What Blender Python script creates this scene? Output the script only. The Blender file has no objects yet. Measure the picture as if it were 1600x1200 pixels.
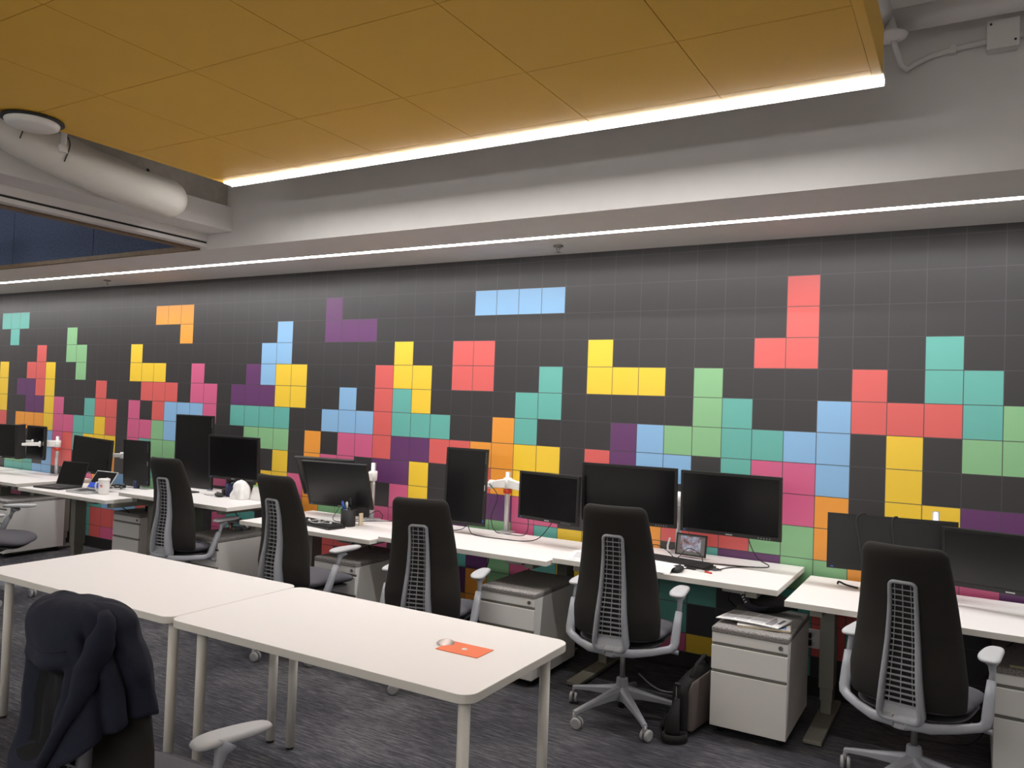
import bpy, bmesh, math, random
from mathutils import Vector, Matrix, noise
random.seed(7)
C = bpy.context.scene.collection
PI = math.pi

# ------------------------------------------------------------------ camera
cam_d = bpy.data.cameras.new('camera'); cam = bpy.data.objects.new('camera', cam_d); C.objects.link(cam)
bpy.context.scene.camera = cam
yaw, pitch, roll = -.527882, .0241828, .0363578
f_ = Vector((math.sin(yaw)*math.cos(pitch), math.cos(yaw)*math.cos(pitch), math.sin(pitch)))
r_ = Vector((math.cos(yaw), -math.sin(yaw), 0)); u_ = r_.cross(f_)
r2 = r_*math.cos(roll)+u_*math.sin(roll); u2 = -r_*math.sin(roll)+u_*math.cos(roll)
cam.matrix_world = Matrix(((r2.x, u2.x, -f_.x, .996816), (r2.y, u2.y, -f_.y, -5.024341), (r2.z, u2.z, -f_.z, 1.666009), (0, 0, 0, 1)))
cam_d.sensor_width = 36; cam_d.lens = 36*1236.42/1600; cam_d.clip_start = .05; cam_d.clip_end = 60

# ------------------------------------------------------------------ world and exposure
w = bpy.data.worlds.new('world'); bpy.context.scene.world = w; w.use_nodes = True
w.node_tree.nodes['Background'].inputs[0].default_value = (.5, .5, .55, 1)
w.node_tree.nodes['Background'].inputs[1].default_value = .02
vs = bpy.context.scene.view_settings
vs.view_transform = 'Standard'; vs.look = 'None'; vs.gamma = 1; vs.use_curve_mapping = False
EXPOSURE = 1.4
vs.exposure = EXPOSURE
LED_SOFFIT, LED_CLOUD, LED_FILL = 25.0, 20.0, 8.0

# ------------------------------------------------------------------ materials
def lin(c): return tuple(((v/255+.055)/1.055)**2.4 if v > 10 else v/255/12.92 for v in c)
def mat(name, rgb, rough=.5, metal=0, spec=.5, noise_amt=0, nscale=40, bump=0, bscale=200, trans=0, emit=0, coat=0, stretch=None):
    m = bpy.data.materials.new(name); m.use_nodes = True; n = m.node_tree.nodes; l = m.node_tree.links
    b = n['Principled BSDF']; col = lin(rgb)
    b.inputs['Base Color'].default_value = (*col, 1); b.inputs['Roughness'].default_value = rough
    b.inputs['Metallic'].default_value = metal; b.inputs['Specular IOR Level'].default_value = spec
    b.inputs['Transmission Weight'].default_value = trans; b.inputs['Coat Weight'].default_value = coat
    if emit: b.inputs['Emission Color'].default_value = (*col, 1); b.inputs['Emission Strength'].default_value = emit
    if noise_amt or bump:
        tc = n.new('ShaderNodeTexCoord'); src = tc.outputs['Object']
        if stretch:
            mp = n.new('ShaderNodeMapping'); mp.inputs['Scale'].default_value = stretch; l.new(src, mp.inputs[0]); src = mp.outputs[0]
    if noise_amt:
        t = n.new('ShaderNodeTexNoise'); t.inputs['Scale'].default_value = nscale; t.inputs['Detail'].default_value = 6; l.new(src, t.inputs['Vector'])
        mx = n.new('ShaderNodeMapRange'); mx.inputs[1].default_value = .3; mx.inputs[2].default_value = .7
        mx.inputs[3].default_value = 1-noise_amt; mx.inputs[4].default_value = 1+noise_amt; l.new(t.outputs['Fac'], mx.inputs[0])
        hv = n.new('ShaderNodeHueSaturation'); hv.inputs['Color'].default_value = (*col, 1); l.new(mx.outputs[0], hv.inputs['Value']); l.new(hv.outputs[0], b.inputs['Base Color'])
    if bump:
        t2 = n.new('ShaderNodeTexNoise'); t2.inputs['Scale'].default_value = bscale; t2.inputs['Detail'].default_value = 4; l.new(src, t2.inputs['Vector'])
        bp = n.new('ShaderNodeBump'); bp.inputs['Strength'].default_value = bump; bp.inputs['Distance'].default_value = .01
        l.new(t2.outputs['Fac'], bp.inputs['Height']); l.new(bp.outputs[0], b.inputs['Normal'])
    return m
M = {}
M['white_paint'] = mat('white_paint', (220, 216, 213), .75, noise_amt=.02, nscale=8)
M['room_wall'] = mat('room_wall', (226, 223, 218), .8, noise_amt=.02, nscale=5)
M['white_top'] = mat('white_laminate', (236, 231, 228), .42, spec=.35)
M['white_edge'] = mat('white_edge_band', (222, 218, 210), .5)
M['table_leg'] = mat('white_powder_coat', (218, 213, 204), .4)
M['ped'] = mat('white_steel', (232, 230, 226), .45, bump=.02, bscale=500)
M['ped_gap'] = mat('shadow_recess_steel', (120, 118, 112), .6)
M['felt'] = mat('grey_felt', (140, 136, 133), .95, noise_amt=.6, nscale=170, bump=.3, bscale=600)
M['chair_fab'] = mat('black_upholstery', (38, 35, 32), .92, noise_amt=.1, nscale=400, bump=.15, bscale=900)
M['seat_fab'] = mat('charcoal_seat_fabric', (88, 86, 92), .95, noise_amt=.12, nscale=300, bump=.2, bscale=900)
M['chair_grey'] = mat('silver_grey_plastic', (158, 160, 166), .42)
M['chair_mech'] = mat('dark_grey_plastic', (60, 60, 62), .5)
M['pad'] = mat('light_grey_arm_pad', (186, 186, 188), .55)
M['castor'] = mat('castor_grey', (168, 168, 170), .4)
M['steel'] = mat('brushed_steel', (150, 148, 145), .35, metal=.9)
M['desk_leg'] = mat('taupe_grey_steel', (128, 126, 116), .5)
M['black'] = mat('black_plastic', (24, 23, 23), .4)
M['black_soft'] = mat('black_soft_plastic', (38, 37, 37), .65)
M['bezel'] = mat('monitor_bezel', (30, 29, 28), .45)
M['screen'] = mat('dark_screen', (14, 14, 15), .22, spec=.5)
M['screen_matte'] = mat('matte_dark_screen', (20, 20, 20), .38, spec=.6)
M['white_pl'] = mat('white_plastic', (232, 230, 226), .35)
M['alu'] = mat('aluminium_pole', (200, 200, 200), .35, metal=.6)
M['red_pl'] = mat('red_collar', (205, 60, 40), .45)
M['cloud'] = mat('mustard_panel', (242, 190, 62), .55, noise_amt=.02, nscale=3)
M['cloud_seam'] = mat('mustard_seam', (120, 82, 20), .7)
M['cloud_trim'] = mat('mustard_trim', (242, 192, 66), .5)
M['concrete'] = mat('grey_board', (178, 172, 163), .85, noise_amt=.12, nscale=14, bump=.15, bscale=60)
M['duct'] = mat('white_wrap', (214, 210, 202), .55, bump=.6, bscale=12, stretch=(1, .5, 1))
M['blue_felt'] = mat('blue_felt_panel', (66, 78, 104), .95, noise_amt=.3, nscale=60, bump=.2, bscale=300)
M['wood_trim'] = mat('brown_wood_trim', (112, 92, 70), .6, noise_amt=.15, nscale=20)
M['dark_line'] = mat('dark_gap', (40, 37, 34), .8)
M['baseboard'] = mat('black_rubber_base', (30, 28, 27), .6)
M['orange'] = mat('orange_card', (240, 118, 70), .6)
M['blue_pl'] = mat('blue_plastic', (60, 105, 190), .4)
M['navy'] = mat('navy_tumbler', (34, 42, 78), .35)
M['paper'] = mat('white_paper', (236, 234, 232), .7)
M['print_grey'] = mat('grey_printed_text', (200, 198, 201), .8, noise_amt=.25, nscale=300)
M['print_dark'] = mat('dark_printed_block', (96, 98, 108), .8)
M['cream'] = mat('cream_paper', (218, 202, 172), .75)
M['bag'] = mat('white_plastic_bag', (238, 236, 234), .5, bump=.4, bscale=30)
M['green'] = mat('green_film', (150, 200, 110), .5)
M['satchel'] = mat('black_nylon', (26, 25, 25), .8, noise_amt=.2, nscale=60, bump=.3, bscale=400)
M['satchel_grey'] = mat('grey_canvas', (98, 88, 84), .9, noise_amt=.1, nscale=200, bump=.25, bscale=500)
M['hoodie'] = mat('navy_sweatshirt', (24, 27, 44), .97, noise_amt=.12, nscale=120, bump=.25, bscale=500)
M['hoodie_in'] = mat('dark_sweatshirt_inside', (12, 12, 15), .97)
M['note'] = mat('pale_yellow_label', (226, 222, 178), .7)
M['clear'] = mat('clear_acrylic', (225, 230, 235), .08, trans=.9)
M['pinkish'] = mat('pale_pink_film', (238, 222, 216), .5)
M['brown'] = mat('dusty_brown_plastic', (92, 70, 56), .6)
M['led'] = None
def emis(name, rgb, s):
    m = bpy.data.materials.new(name); m.use_nodes = True; n = m.node_tree.nodes; n.clear()
    o = n.new('ShaderNodeOutputMaterial'); e = n.new('ShaderNodeEmission'); e.inputs[0].default_value = (*rgb, 1); e.inputs[1].default_value = s
    m.node_tree.links.new(e.outputs[0], o.inputs[0]); return m
M['led_a'] = emis('soffit_led', (1, .985, .98), LED_SOFFIT)
M['led_b'] = emis('cloud_led', (1, .985, .98), LED_CLOUD)
M['led_c'] = emis('fill_led', (1, .985, .975), LED_FILL)
def carpet():
    m = bpy.data.materials.new('grey_streaked_carpet'); m.use_nodes = True; n = m.node_tree.nodes; l = m.node_tree.links; b = n['Principled BSDF']
    tc = n.new('ShaderNodeTexCoord'); mp = n.new('ShaderNodeMapping'); mp.inputs['Scale'].default_value = (8, 75, 1); l.new(tc.outputs['Object'], mp.inputs[0])
    t = n.new('ShaderNodeTexNoise'); t.inputs['Scale'].default_value = 1; t.inputs['Detail'].default_value = 8; t.inputs['Roughness'].default_value = .75; l.new(mp.outputs[0], t.inputs['Vector'])
    t2 = n.new('ShaderNodeTexNoise'); t2.inputs['Scale'].default_value = 1.6; t2.inputs['Detail'].default_value = 3; l.new(tc.outputs['Object'], t2.inputs['Vector'])
    a = n.new('ShaderNodeMath'); a.operation = 'MULTIPLY_ADD'; a.inputs[1].default_value = .45; l.new(t2.outputs['Fac'], a.inputs[0]); l.new(t.outputs['Fac'], a.inputs[2])
    cr = n.new('ShaderNodeValToRGB'); e = cr.color_ramp.elements; e[0].position = .54; e[0].color = (*lin((52, 51, 56)), 1); e[1].position = .90; e[1].color = (*lin((122, 119, 121)), 1)
    x = cr.color_ramp.elements.new(.72); x.color = (*lin((78, 77, 82)), 1)
    l.new(a.outputs[0], cr.inputs[0]); l.new(cr.outputs[0], b.inputs['Base Color']); b.inputs['Roughness'].default_value = .97; b.inputs['Specular IOR Level'].default_value = .1
    t3 = n.new('ShaderNodeTexNoise'); t3.inputs['Scale'].default_value = 260; l.new(tc.outputs['Object'], t3.inputs['Vector'])
    bp = n.new('ShaderNodeBump'); bp.inputs['Strength'].default_value = .5; bp.inputs['Distance'].default_value = .01; l.new(t3.outputs['Fac'], bp.inputs['Height']); l.new(bp.outputs[0], b.inputs['Normal'])
    return m
M['carpet'] = carpet()

# ------------------------------------------------------------------ mesh helpers
class MB:
    def __init__(s): s.bm = bmesh.new(); s.mi = 0
    def box(s, x0, x1, y0, y1, z0, z1, mtx=None, mi=None):
        v = [s.bm.verts.new(Vector(p) if mtx is None else mtx @ Vector(p)) for p in
             ((x0,y0,z0),(x1,y0,z0),(x1,y1,z0),(x0,y1,z0),(x0,y0,z1),(x1,y0,z1),(x1,y1,z1),(x0,y1,z1))]
        fs = []
        for q in ((3,2,1,0),(4,5,6,7),(0,1,5,4),(1,2,6,5),(2,3,7,6),(3,0,4,7)):
            f = s.bm.faces.new([v[i] for i in q]); f.material_index = s.mi if mi is None else mi; fs.append(f)
        return fs
    def quad(s, pts, mi=None):
        f = s.bm.faces.new([s.bm.verts.new(p) for p in pts]); f.material_index = s.mi if mi is None else mi; return f
    def ring_loft(s, rings, cap=True, closed=True, smooth=True, mi=None):
        mi = s.mi if mi is None else mi
        R = [[s.bm.verts.new(p) for p in r] for r in rings]; n = len(R[0])
        for a, b in zip(R, R[1:]):
            for i in range(n if closed else n-1):
                j = (i+1) % n
                f = s.bm.faces.new((a[i], a[j], b[j], b[i])); f.smooth = smooth; f.material_index = mi
        if cap:
            f = s.bm.faces.new(R[0][::-1]); f.material_index = mi
            f = s.bm.faces.new(R[-1]); f.material_index = mi
        return R
    def tube(s, pts, r, n=8, cap=True, mi=None, flat=1.0):
        pts = [Vector(p) for p in pts]; rr = r if isinstance(r, (list, tuple)) else [r]*len(pts)
        rings = []; up = None
        for i, p in enumerate(pts):
            t = (pts[min(i+1, len(pts)-1)]-pts[max(i-1, 0)])
            if t.length < 1e-9: t = Vector((0, 0, 1))
            t.normalize()
            if up is None:
                up = Vector((0, 0, 1)) if abs(t.z) < .9 else Vector((0, 1, 0))
            x = t.cross(up)
            if x.length < 1e-4: x = t.cross(Vector((1, 0, 0)))
            x.normalize(); yv = x.cross(t).normalized(); up = yv
            rings.append([p+(x*math.cos(2*PI*k/n)+yv*math.sin(2*PI*k/n)*flat)*rr[i] for k in range(n)])
        s.ring_loft(rings, cap, mi=mi)
    def cyl(s, a, b, r, n=20, r2=None, mi=None):
        a = Vector(a); b = Vector(b); s.tube([a, b], [r, r if r2 is None else r2], n, mi=mi)
    def lathe(s, prof, c=(0, 0, 0), n=24, mi=None, cap=True):
        c = Vector(c)
        s.ring_loft([[c+Vector((r*math.cos(2*PI*k/n), r*math.sin(2*PI*k/n), z)) for k in range(n)] for r, z in prof], cap, mi=mi)
    def pillow(s, fn, thick, n=48, rings=9, e=6, mi=None, power=10, rr=None):
        """fn(a,b)->(point, normal) for a,b in [-1,1]; superellipse outline"""
        mi = s.mi if mi is None else mi
        def outl(t):
            c, q = math.cos(t), math.sin(t)
            return (math.copysign(abs(c)**(2/e), c), math.copysign(abs(q)**(2/e), q))
        if rr:
            pl = []
            for qx, qz, a0 in ((1, 1, 0), (-1, 1, PI/2), (-1, -1, PI), (1, -1, 3*PI/2)):
                ra, rc = (rr[0], rr[1]) if qz > 0 else (rr[2], rr[3])
                for k in range(9): t = a0+PI/2*k/8; pl.append((qx*(1-ra)+ra*math.cos(t), qz*(1-rc)+rc*math.sin(t)))
                nx = ((-1, 1, PI/2), (-1, -1, PI), (1, -1, 3*PI/2), (1, 1, 0))[int(a0/(PI/2)+.5)]
                r2a, r2c = (rr[0], rr[1]) if nx[1] > 0 else (rr[2], rr[3]); e1 = pl[-1]; e2 = (nx[0]*(1-r2a)+r2a*math.cos(nx[2]), nx[1]*(1-r2c)+r2c*math.sin(nx[2]))
                for k in range(1, 12): u = k/12; pl.append((e1[0]+(e2[0]-e1[0])*u, e1[1]+(e2[1]-e1[1])*u))
            n = len(pl); outl = lambda t: pl[int(round(t/(2*PI)*n)) % n]
        S = [math.sin(PI/2*k/rings) for k in range(rings+1)]
        def lay(sign):
            R = []
            for k in range(1, rings):
                sc = S[k]; h = (max(0, 1-sc**power))**.5*thick/2*sign
                row = []
                for i in range(n):
                    a, b = outl(2*PI*i/n); p, nn = fn(a*sc, b*sc); row.append(s.bm.verts.new(p+nn*h))
                R.append(row)
            p, nn = fn(0, 0); c = s.bm.verts.new(p+nn*thick/2*sign)
            return R, c
        F, cf = lay(1); B, cb = lay(-1)
        edge = []
        for i in range(n):
            a, b = outl(2*PI*i/n); p, nn = fn(a, b); edge.append(s.bm.verts.new(p))
        for R, c, fl in ((F, cf, 0), (B, cb, 1)):
            R = R+[edge]
            for i in range(n):
                j = (i+1) % n
                q = (c, R[0][i], R[0][j]); f = s.bm.faces.new(q[::-1] if fl else q); f.smooth = True; f.material_index = mi
                for a, b in zip(R, R[1:]):
                    q = (a[i], b[i], b[j], a[j]); f = s.bm.faces.new(q[::-1] if fl else q); f.smooth = True; f.material_index = mi
    def build(s, name, mats, parent=None, bevel=0, seg=2, recalc=True, smooth_bevel=True):
        if recalc: bmesh.ops.recalc_face_normals(s.bm, faces=s.bm.faces[:])
        me = bpy.data.meshes.new(name); s.bm.to_mesh(me); s.bm.free()
        for m in (mats if isinstance(mats, (list, tuple)) else [mats]): me.materials.append(M[m] if isinstance(m, str) else m)
        o = bpy.data.objects.new(name, me); C.objects.link(o)
        if parent is not None: o.parent = parent
        if bevel:
            b = o.modifiers.new('bevel', 'BEVEL'); b.width = bevel; b.segments = seg; b.limit_method = 'ANGLE'; b.angle_limit = .7
            if smooth_bevel: b.harden_normals = True
        return o
def rrect(x0, x1, y0, y1, r, n=6):
    out = []
    for cx, cy, a0 in ((x1-r, y1-r, 0), (x0+r, y1-r, PI/2), (x0+r, y0+r, PI), (x1-r, y0+r, 3*PI/2)):
        for k in range(n+1):
            a = a0+PI/2*k/n; out.append((cx+r*math.cos(a), cy+r*math.sin(a)))
    return out
def prism(mb, outline, z0, z1, mi_top=0, mi_side=0, bev=.002):
    n = len(outline); cx = sum(p[0] for p in outline)/n; cy = sum(p[1] for p in outline)/n
    def sh(d, z):
        o = []
        for x, y in outline:
            L = math.hypot(x-cx, y-cy); o.append(Vector((x-(x-cx)/L*d, y-(y-cy)/L*d, z)))
        return o
    R = mb.ring_loft([sh(bev, z0), sh(0, z0+bev), sh(0, z1-bev), sh(bev, z1)], True, smooth=False, mi=mi_side)
    mb.bm.faces.ensure_lookup_table(); mb.bm.faces[-1].material_index = mi_top
def empty(name, loc=(0, 0, 0), rz=0):
    o = bpy.data.objects.new(name, None); C.objects.link(o); o.location = loc; o.rotation_euler = (0, 0, rz); o.empty_display_size = .05; return o
def tag(o, label, cat, group=None):
    o['label'] = label; o['category'] = cat
    if group: o['group'] = group
    return o
def struct(o): o['kind'] = 'structure'; return o
def copy_tree(o, parent=None):
    c = o.copy(); C.objects.link(c); c.parent = parent
    for ch in list(o.children): copy_tree(ch, c)
    return c
def rotm(rz=0, rx=0, ry=0, loc=(0, 0, 0)):
    return Matrix.Translation(loc) @ Matrix.Rotation(rz, 4, 'Z') @ Matrix.Rotation(rx, 4, 'X') @ Matrix.Rotation(ry, 4, 'Y')

# ------------------------------------------------------------------ room shell
XL, XR, YF, ZC = -11.5, 4.2, -9.5, 3.95
T = .19; ZR0 = 2.508; ZS = 2.74      # wall tile, height of the mural's row 0, soffit height
YB = -1.06                            # bulkhead face
b = MB(); b.box(XL, XR, YF, .1, -.1, 0); struct(b.build('floor', 'carpet'))
b = MB(); b.box(XL, XR, YF, .1, ZC, ZC+.1); struct(b.build('ceiling', 'room_wall'))
b = MB(); b.box(XL-.1, XL, YF, .1, 0, ZC); struct(b.build('wall_left', 'room_wall'))
b = MB(); b.box(XR, XR+.1, YF, .1, 0, ZC); struct(b.build('wall_right', 'room_wall'))
b = MB(); b.box(XL, XR, YF-.1, YF, 0, ZC); struct(b.build('wall_front', 'room_wall'))

COL = {'.': (46, 43, 45), 't': (98, 176, 164), 'r': (216, 94, 90), 'y': (240, 200, 52), 'b': (136, 182, 222), 'g': (136, 188, 136),
       'p': (98, 50, 102), 'k': (210, 94, 136), 'o': (238, 156, 56), 'w': (76, 72, 73)}
KEY = list(COL)
def runs(s):
    d = {}
    for tok in s.split():
        c, cols = tok.split(':')
        if '..' in cols:
            a, e = cols.split('..'); rng = range(int(a), int(e)+1)
        else: rng = [int(q) for q in cols.split(',')]
        for q in rng: d[q] = c
    return d
ROWS = [runs(s) for s in (
 't:-47..-45 o:-32..-30 p:-20 b:-12..-9 r:0 g:9',
 't:-46 g:-40 o:-30 b:-23 p:-20..-18 r:0 g:9',
 'r:-43 g:-40,-39 y:-34 b:-24,-23 y:-16 r:-13,-12 y:-7 r:-1,0 t:4 g:9,10 y:-49',
 'y:-47 r:-44,-43 y:-42 g:-39 y:-34..-32 k:-29 p:-25 b:-24 y:-23,-22 r:-17 y:-16,-15 r:-13,-12 t:-9 y:-7..-5 g:-3 r:2 t:4,5 k:11',
 'y:-47 p:-45,-44 r:-43 y:-42 r:-37 r:-33..-31 k:-29,-28 p:-26..-24 y:-23,-22 b:-19 r:-17 t:-16 y:-15 t:-10,-9 g:-3 t:-2 b:1 r:2..4 t:5 g:6 k:10,11',
 'y:-47 p:-44,-43 y:-42 k:-41 t:-38 r:-37,-36 k:-34 r:-32 b:-31..-29 k:-28 t:-26..-23 b:-20..-18 r:-17 t:-16..-14 o:-11 t:-10 p:-6 b:-5 g:-4,-3 t:-2,-1 b:0,1 y:3 g:5,6 o:8,9',
 'r:-47 o:-45..-43 y:-42 k:-41,-40 t:-39,-38 y:-37 r:-36 k:-34,-33 g:-32 b:-31 g:-25..-23 o:-21 k:-19,-18 r:-17 p:-16,-15 r:-14,-13 o:-12,-11 y:-10,-9 r:-7 p:-6 b:-5,-4 t:-2 k:-1,0 b:1 y:3 o:8',
 'r:-48,-47 g:-46 b:-42 k:-41 r:-40 t:-39 y:-38..-36 k:-34 t:-33 g:-32,-31 y:-23 o:-21 k:-20,-19 p:-17,-16 y:-15 r:-12 o:-11 y:-10,-9 r:-7 p:-6 b:-5 k:0 o:1 y:3,4 p:5,6 g:8',
 'g:-46,-45 t:-44 b:-42 r:-41,-40 o:-38..-36 t:-33,-32 k:-28,-27 y:-24,-23 k:-22 o:-21 k:-16 y:-15 p:-12,-11 k:-10,-9 o:-6,-5 r:-4..-2 g:-1,0 o:1 y:3 p:5 g:7,8',
 't:-46..-44 b:-43,-42 k:-38 o:-37 b:-35 g:-33,-32 k:-28 k:-22 o:-21 g:-20,-19 k:-17,-16 p:-13 g:-12,-11 k:-10 t:-9 y:-8,-7 o:-5 t:-3 p:-2,-1 g:0,1 o:2 k:4,5 p:6 t:8',
 'k:-46,-45 g:-41,-40 t:-38,-37 b:-36..-34 r:-33 k:-27 t:-26,-25 r:-21..-19 k:-17 t:-13 p:-12 g:-11 k:-10 t:-9 y:-8 t:-5..-3 t:0 r:1,2 k:4 p:6,7',
 'g:-42..-40 t:-38 r:-37..-35 k:-27 t:-26 r:-21,-20 k:-17 p:-13 o:-12 g:-11 k:-10 y:-8 t:-5,-4 t:0 r:1 t:2 r:3 p:7',
 'b:-41,-40 t:-38 r:-37 k:-36,-35 t:-26 r:-21 o:-13,-12 k:-5,-4 y:-3,-2 t:0 r:3 k:4')]
def tile_mat(k):
    m = mat('mural_'+k, COL[k], .40, spec=.75, noise_amt=.015, nscale=400); return m
tm = [tile_mat(k) for k in KEY]
bm = bmesh.new(); g = .0044
c0, c1 = -60, 22
def q4(x0, x1, z0, z1, mi, y=0.0):
    f = bm.faces.new([bm.verts.new((x, y, z)) for x, z in ((x0, z0), (x1, z0), (x1, z1), (x0, z1))]); f.material_index = mi
for row in range(-2, 13):
    zt = ZR0-row*T; zb = zt-T
    zt = min(zt, ZS+.01)
    if row == 12: zb = ZR0-12.63*T
    if row == -2: zt = ZS+.02
    d = ROWS[row] if row >= 0 else {}
    for c in range(c0, c1):
        k = d.get(c, '.'); gg = g*.55 if k == 'p' else g/2
        q4(c*T+gg, (c+1)*T-gg, zb+gg, zt-gg, KEY.index(k))
q4(c0*T-.05, c1*T+.05, 0, ZS+.02, KEY.index('w'), .0008)
me = bpy.data.meshes.new('wall_back'); bm.to_mesh(me); bm.free()
for m in tm: me.materials.append(m)
wb = bpy.data.objects.new('wall_back', me); C.objects.link(wb); struct(wb)
b = MB(); b.box(XL, XR, .006, .1, 0, ZC); struct(b.build('wall_back', 'room_wall'))
b = MB(); b.box(XL, XR, -.008, .006, 0, ZR0-12.63*T); b.box(XL, XR, -.014, -.008, 0, .012); struct(b.build('baseboard_back', 'baseboard'))

# soffit and bulkhead above the desks, with a slot for the recessed light
SY0, SY1 = -.575, -.515
b = MB()
b.box(XL, XR, SY1, .006, ZS, ZS+.03); b.box(XL, XR, YB, SY0, ZS, ZS+.03)
b.box(XL, XR, YB, YB+.04, ZS+.03, ZC)
b.box(XL, XR, SY0-.004, SY0, ZS+.03, ZS+.07); b.box(XL, XR, SY1, SY1+.004, ZS+.03, ZS+.07); b.box(XL, XR, SY0-.004, SY1+.004, ZS+.07, ZS+.075)
struct(b.build('trim_1', 'white_paint'))
t = empty('linear_light', (-3, (SY0+SY1)/2, ZS+.012)); tag(t, 'long recessed linear light running the length of the white soffit above the mural', 'light')
b = MB(); b.quad([(XL+3+.05, -.028, 0), (XR+3-.05, -.028, 0), (XR+3-.05, .028, 0), (XL+3+.05, .028, 0)][::-1]); o = b.build('diffuser', 'led_a', t, recalc=False)
b = MB(); b.box(XL+3.05, XR+2.95, -.029, .029, .002, .02); b.build('housing', 'white_paint', t)

# header beam on the left, grey board above it, blue felt panels beyond
b = MB()
b.box(-4.02, -3.755, -6.4, YB, 2.855, 3.035); b.box(-4.14, -4.02, -6.4, YB, 2.80, 3.035); b.box(-4.12, -4.03, -6.4, YB, 2.785, 2.80, mi=1)
b.box(-4.16, -4.02, -6.4, YB, 2.757, 2.785)
b.box(-4.165, -4.10, -6.4, YB, 2.742, 2.757, mi=2)
struct(b.build('trim_2', ['white_paint', 'dark_line', 'wood_trim'], bevel=.002))
b = MB(); b.box(-3.9, -3.82, -6.4, YB-.001, 3.035, ZC); b.box(-3.822, -3.818, -6.4, YB-.001, 3.033, 3.041, mi=1)
for yy in (-1.72, -2.62, -3.4): b.cyl((-3.83, yy, 3.14), (-3.817, yy, 3.14), .012, 12, mi=1)
struct(b.build('wall_beam', ['concrete', 'dark_line']))
b = MB()
for k in range(5): b.box(-5.44-1.24*k+(0.006), -4.2-1.24*k, YB-.022, YB-.002, 2.775, 3.8)
struct(b.build('trim_3', 'blue_felt', bevel=.003))
b = MB(); b.box(XL, -4.11, YB-.034, YB-.001, 2.742, 2.775); struct(b.build('trim_4', 'wood_trim'))

# ------------------------------------------------------------------ ceiling fixtures
CX0, CX1, CY0, CY1, CZ = -3.136, .667, -5.35, -1.66, 3.0
t = empty('ceiling_cloud', (-1.2, -3.4, CZ)); tag(t, 'suspended mustard yellow panelled ceiling raft with thin seams between square panels', 'ceiling raft')
def L(x, y, z): return (x+1.2, y+3.4, z-CZ)
xs = [CX0]+[.042-.627*k for k in range(5, -1, -1) if .042-.627*k > CX0+.02]+[CX1-.035]
ys = [CY0]+[-2.29-.61*k for k in range(4, -1, -1)]+[-1.74, CY1]
b = MB(); e = .0018
for i in range(len(xs)-1):
    for j in range(len(ys)-1):
        b.box(*[v for v in (xs[i]+1.2+e, xs[i+1]+1.2-e, ys[j]+3.4+e, ys[j+1]+3.4-(e if j < len(ys)-2 else 0), 0, .02)])
b.build('panels', 'cloud', t)
b = MB(); b.box(CX0+1.2+.004, CX1+1.2-.004, CY0+3.4+.004, CY1+3.4-.004, .006, .12, mi=0); b.build('backing', 'cloud_seam', t)
b = MB()
b.box(CX1+1.2-.035, CX1+1.2, CY0+3.4, CY1+3.4, -.001, .19); b.box(CX0+1.2-.012, CX0+1.2, CY0+3.4, CY1+3.4, -.001, .13)
b.box(CX0+1.2, CX1+1.2, CY0+3.4-.012, CY0+3.4, -.001, .13); b.build('edge_trim', 'cloud_trim', t)
b = MB(); b.box(CX0+1.2, CX1+1.2, CY1+3.4+.066, CY1+3.4+.072, -.014, .1); b.box(CX0+1.2, CX1+1.2, CY1+3.4, CY1+3.4+.066, .012, .1); b.build('light_channel', 'white_paint', t)
b = MB(); b.box(CX0+1.2+.003, CX1+1.2-.001, CY1+3.4+.002, CY1+3.4+.065, -.007, .010); b.build('light_strip', 'led_b', t)

# unseen linear pendants added as fill light, behind the viewer and beyond the header beam
def fill_pendant(x, y, z, half, along_y, lab):
    t = empty('linear_light', (x, y, z), PI/2 if along_y else 0); tag(t, lab, 'light')
    b = MB(); b.box(-half, half, -.035, .035, -.02, .045); b.build('diffuser', 'led_c', t)
    b = MB(); b.box(-half-.01, half+.01, -.04, .04, .0, .02); b.build('housing', 'white_paint', t)
    for sx in (-half*.8, half*.8):
        b = MB(); b.cyl((sx, 0, .04), (sx, 0, ZC-z), .002, 6); b.build('wire', 'steel', t)
fill_pendant(-1.2, -6.3, 2.6, 2.6, False, 'added hanging fill light just behind the viewer')
fill_pendant(-3.2, -7.9, 2.6, 5.5, False, 'added hanging fill light deepest in the room')
fill_pendant(-6.6, -3.6, 2.9, 2.0, True, 'added hanging fill light beyond the header beam on the left')

# wrapped duct
b = MB(); pts = [(-3.60, -1.62, 2.925), (-3.6, -1.66, 2.925), (-3.6, -1.74, 2.925), (-3.6, -1.95, 2.94), (-3.59, -2.2, 2.965), (-3.58, -2.45, 3.0), (-3.57, -2.7, 3.05), (-3.56, -2.95, 3.13), (-3.54, -3.3, 3.2), (-3.52, -4.2, 3.25)]
fine = []
for p, q in zip(pts, pts[1:]):
    for k in range(4): fine.append(Vector(p).lerp(Vector(q), k/4))
rad = [max(.03, .125*min(1, (1-(1-min(1, (-1.6-p.y)/.12))**2)**.5)) for p in fine]
rings = []
for i, p in enumerate(fine):
    ring = []
    for k in range(32):
        a = 2*PI*k/32; r = rad[i]*(1+.035*noise.noise(Vector((p.y*6, math.cos(a)*2, math.sin(a)*2+3)))*(1 if i > 10 else .3))
        ring.append(p+Vector((math.cos(a)*r, 0, math.sin(a)*r)))
    rings.append(ring)
b.ring_loft(rings); t = b.build('air_duct', 'duct'); tag(t, 'fat round duct in wrinkled white wrapping beside the yellow raft', 'duct')
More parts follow.
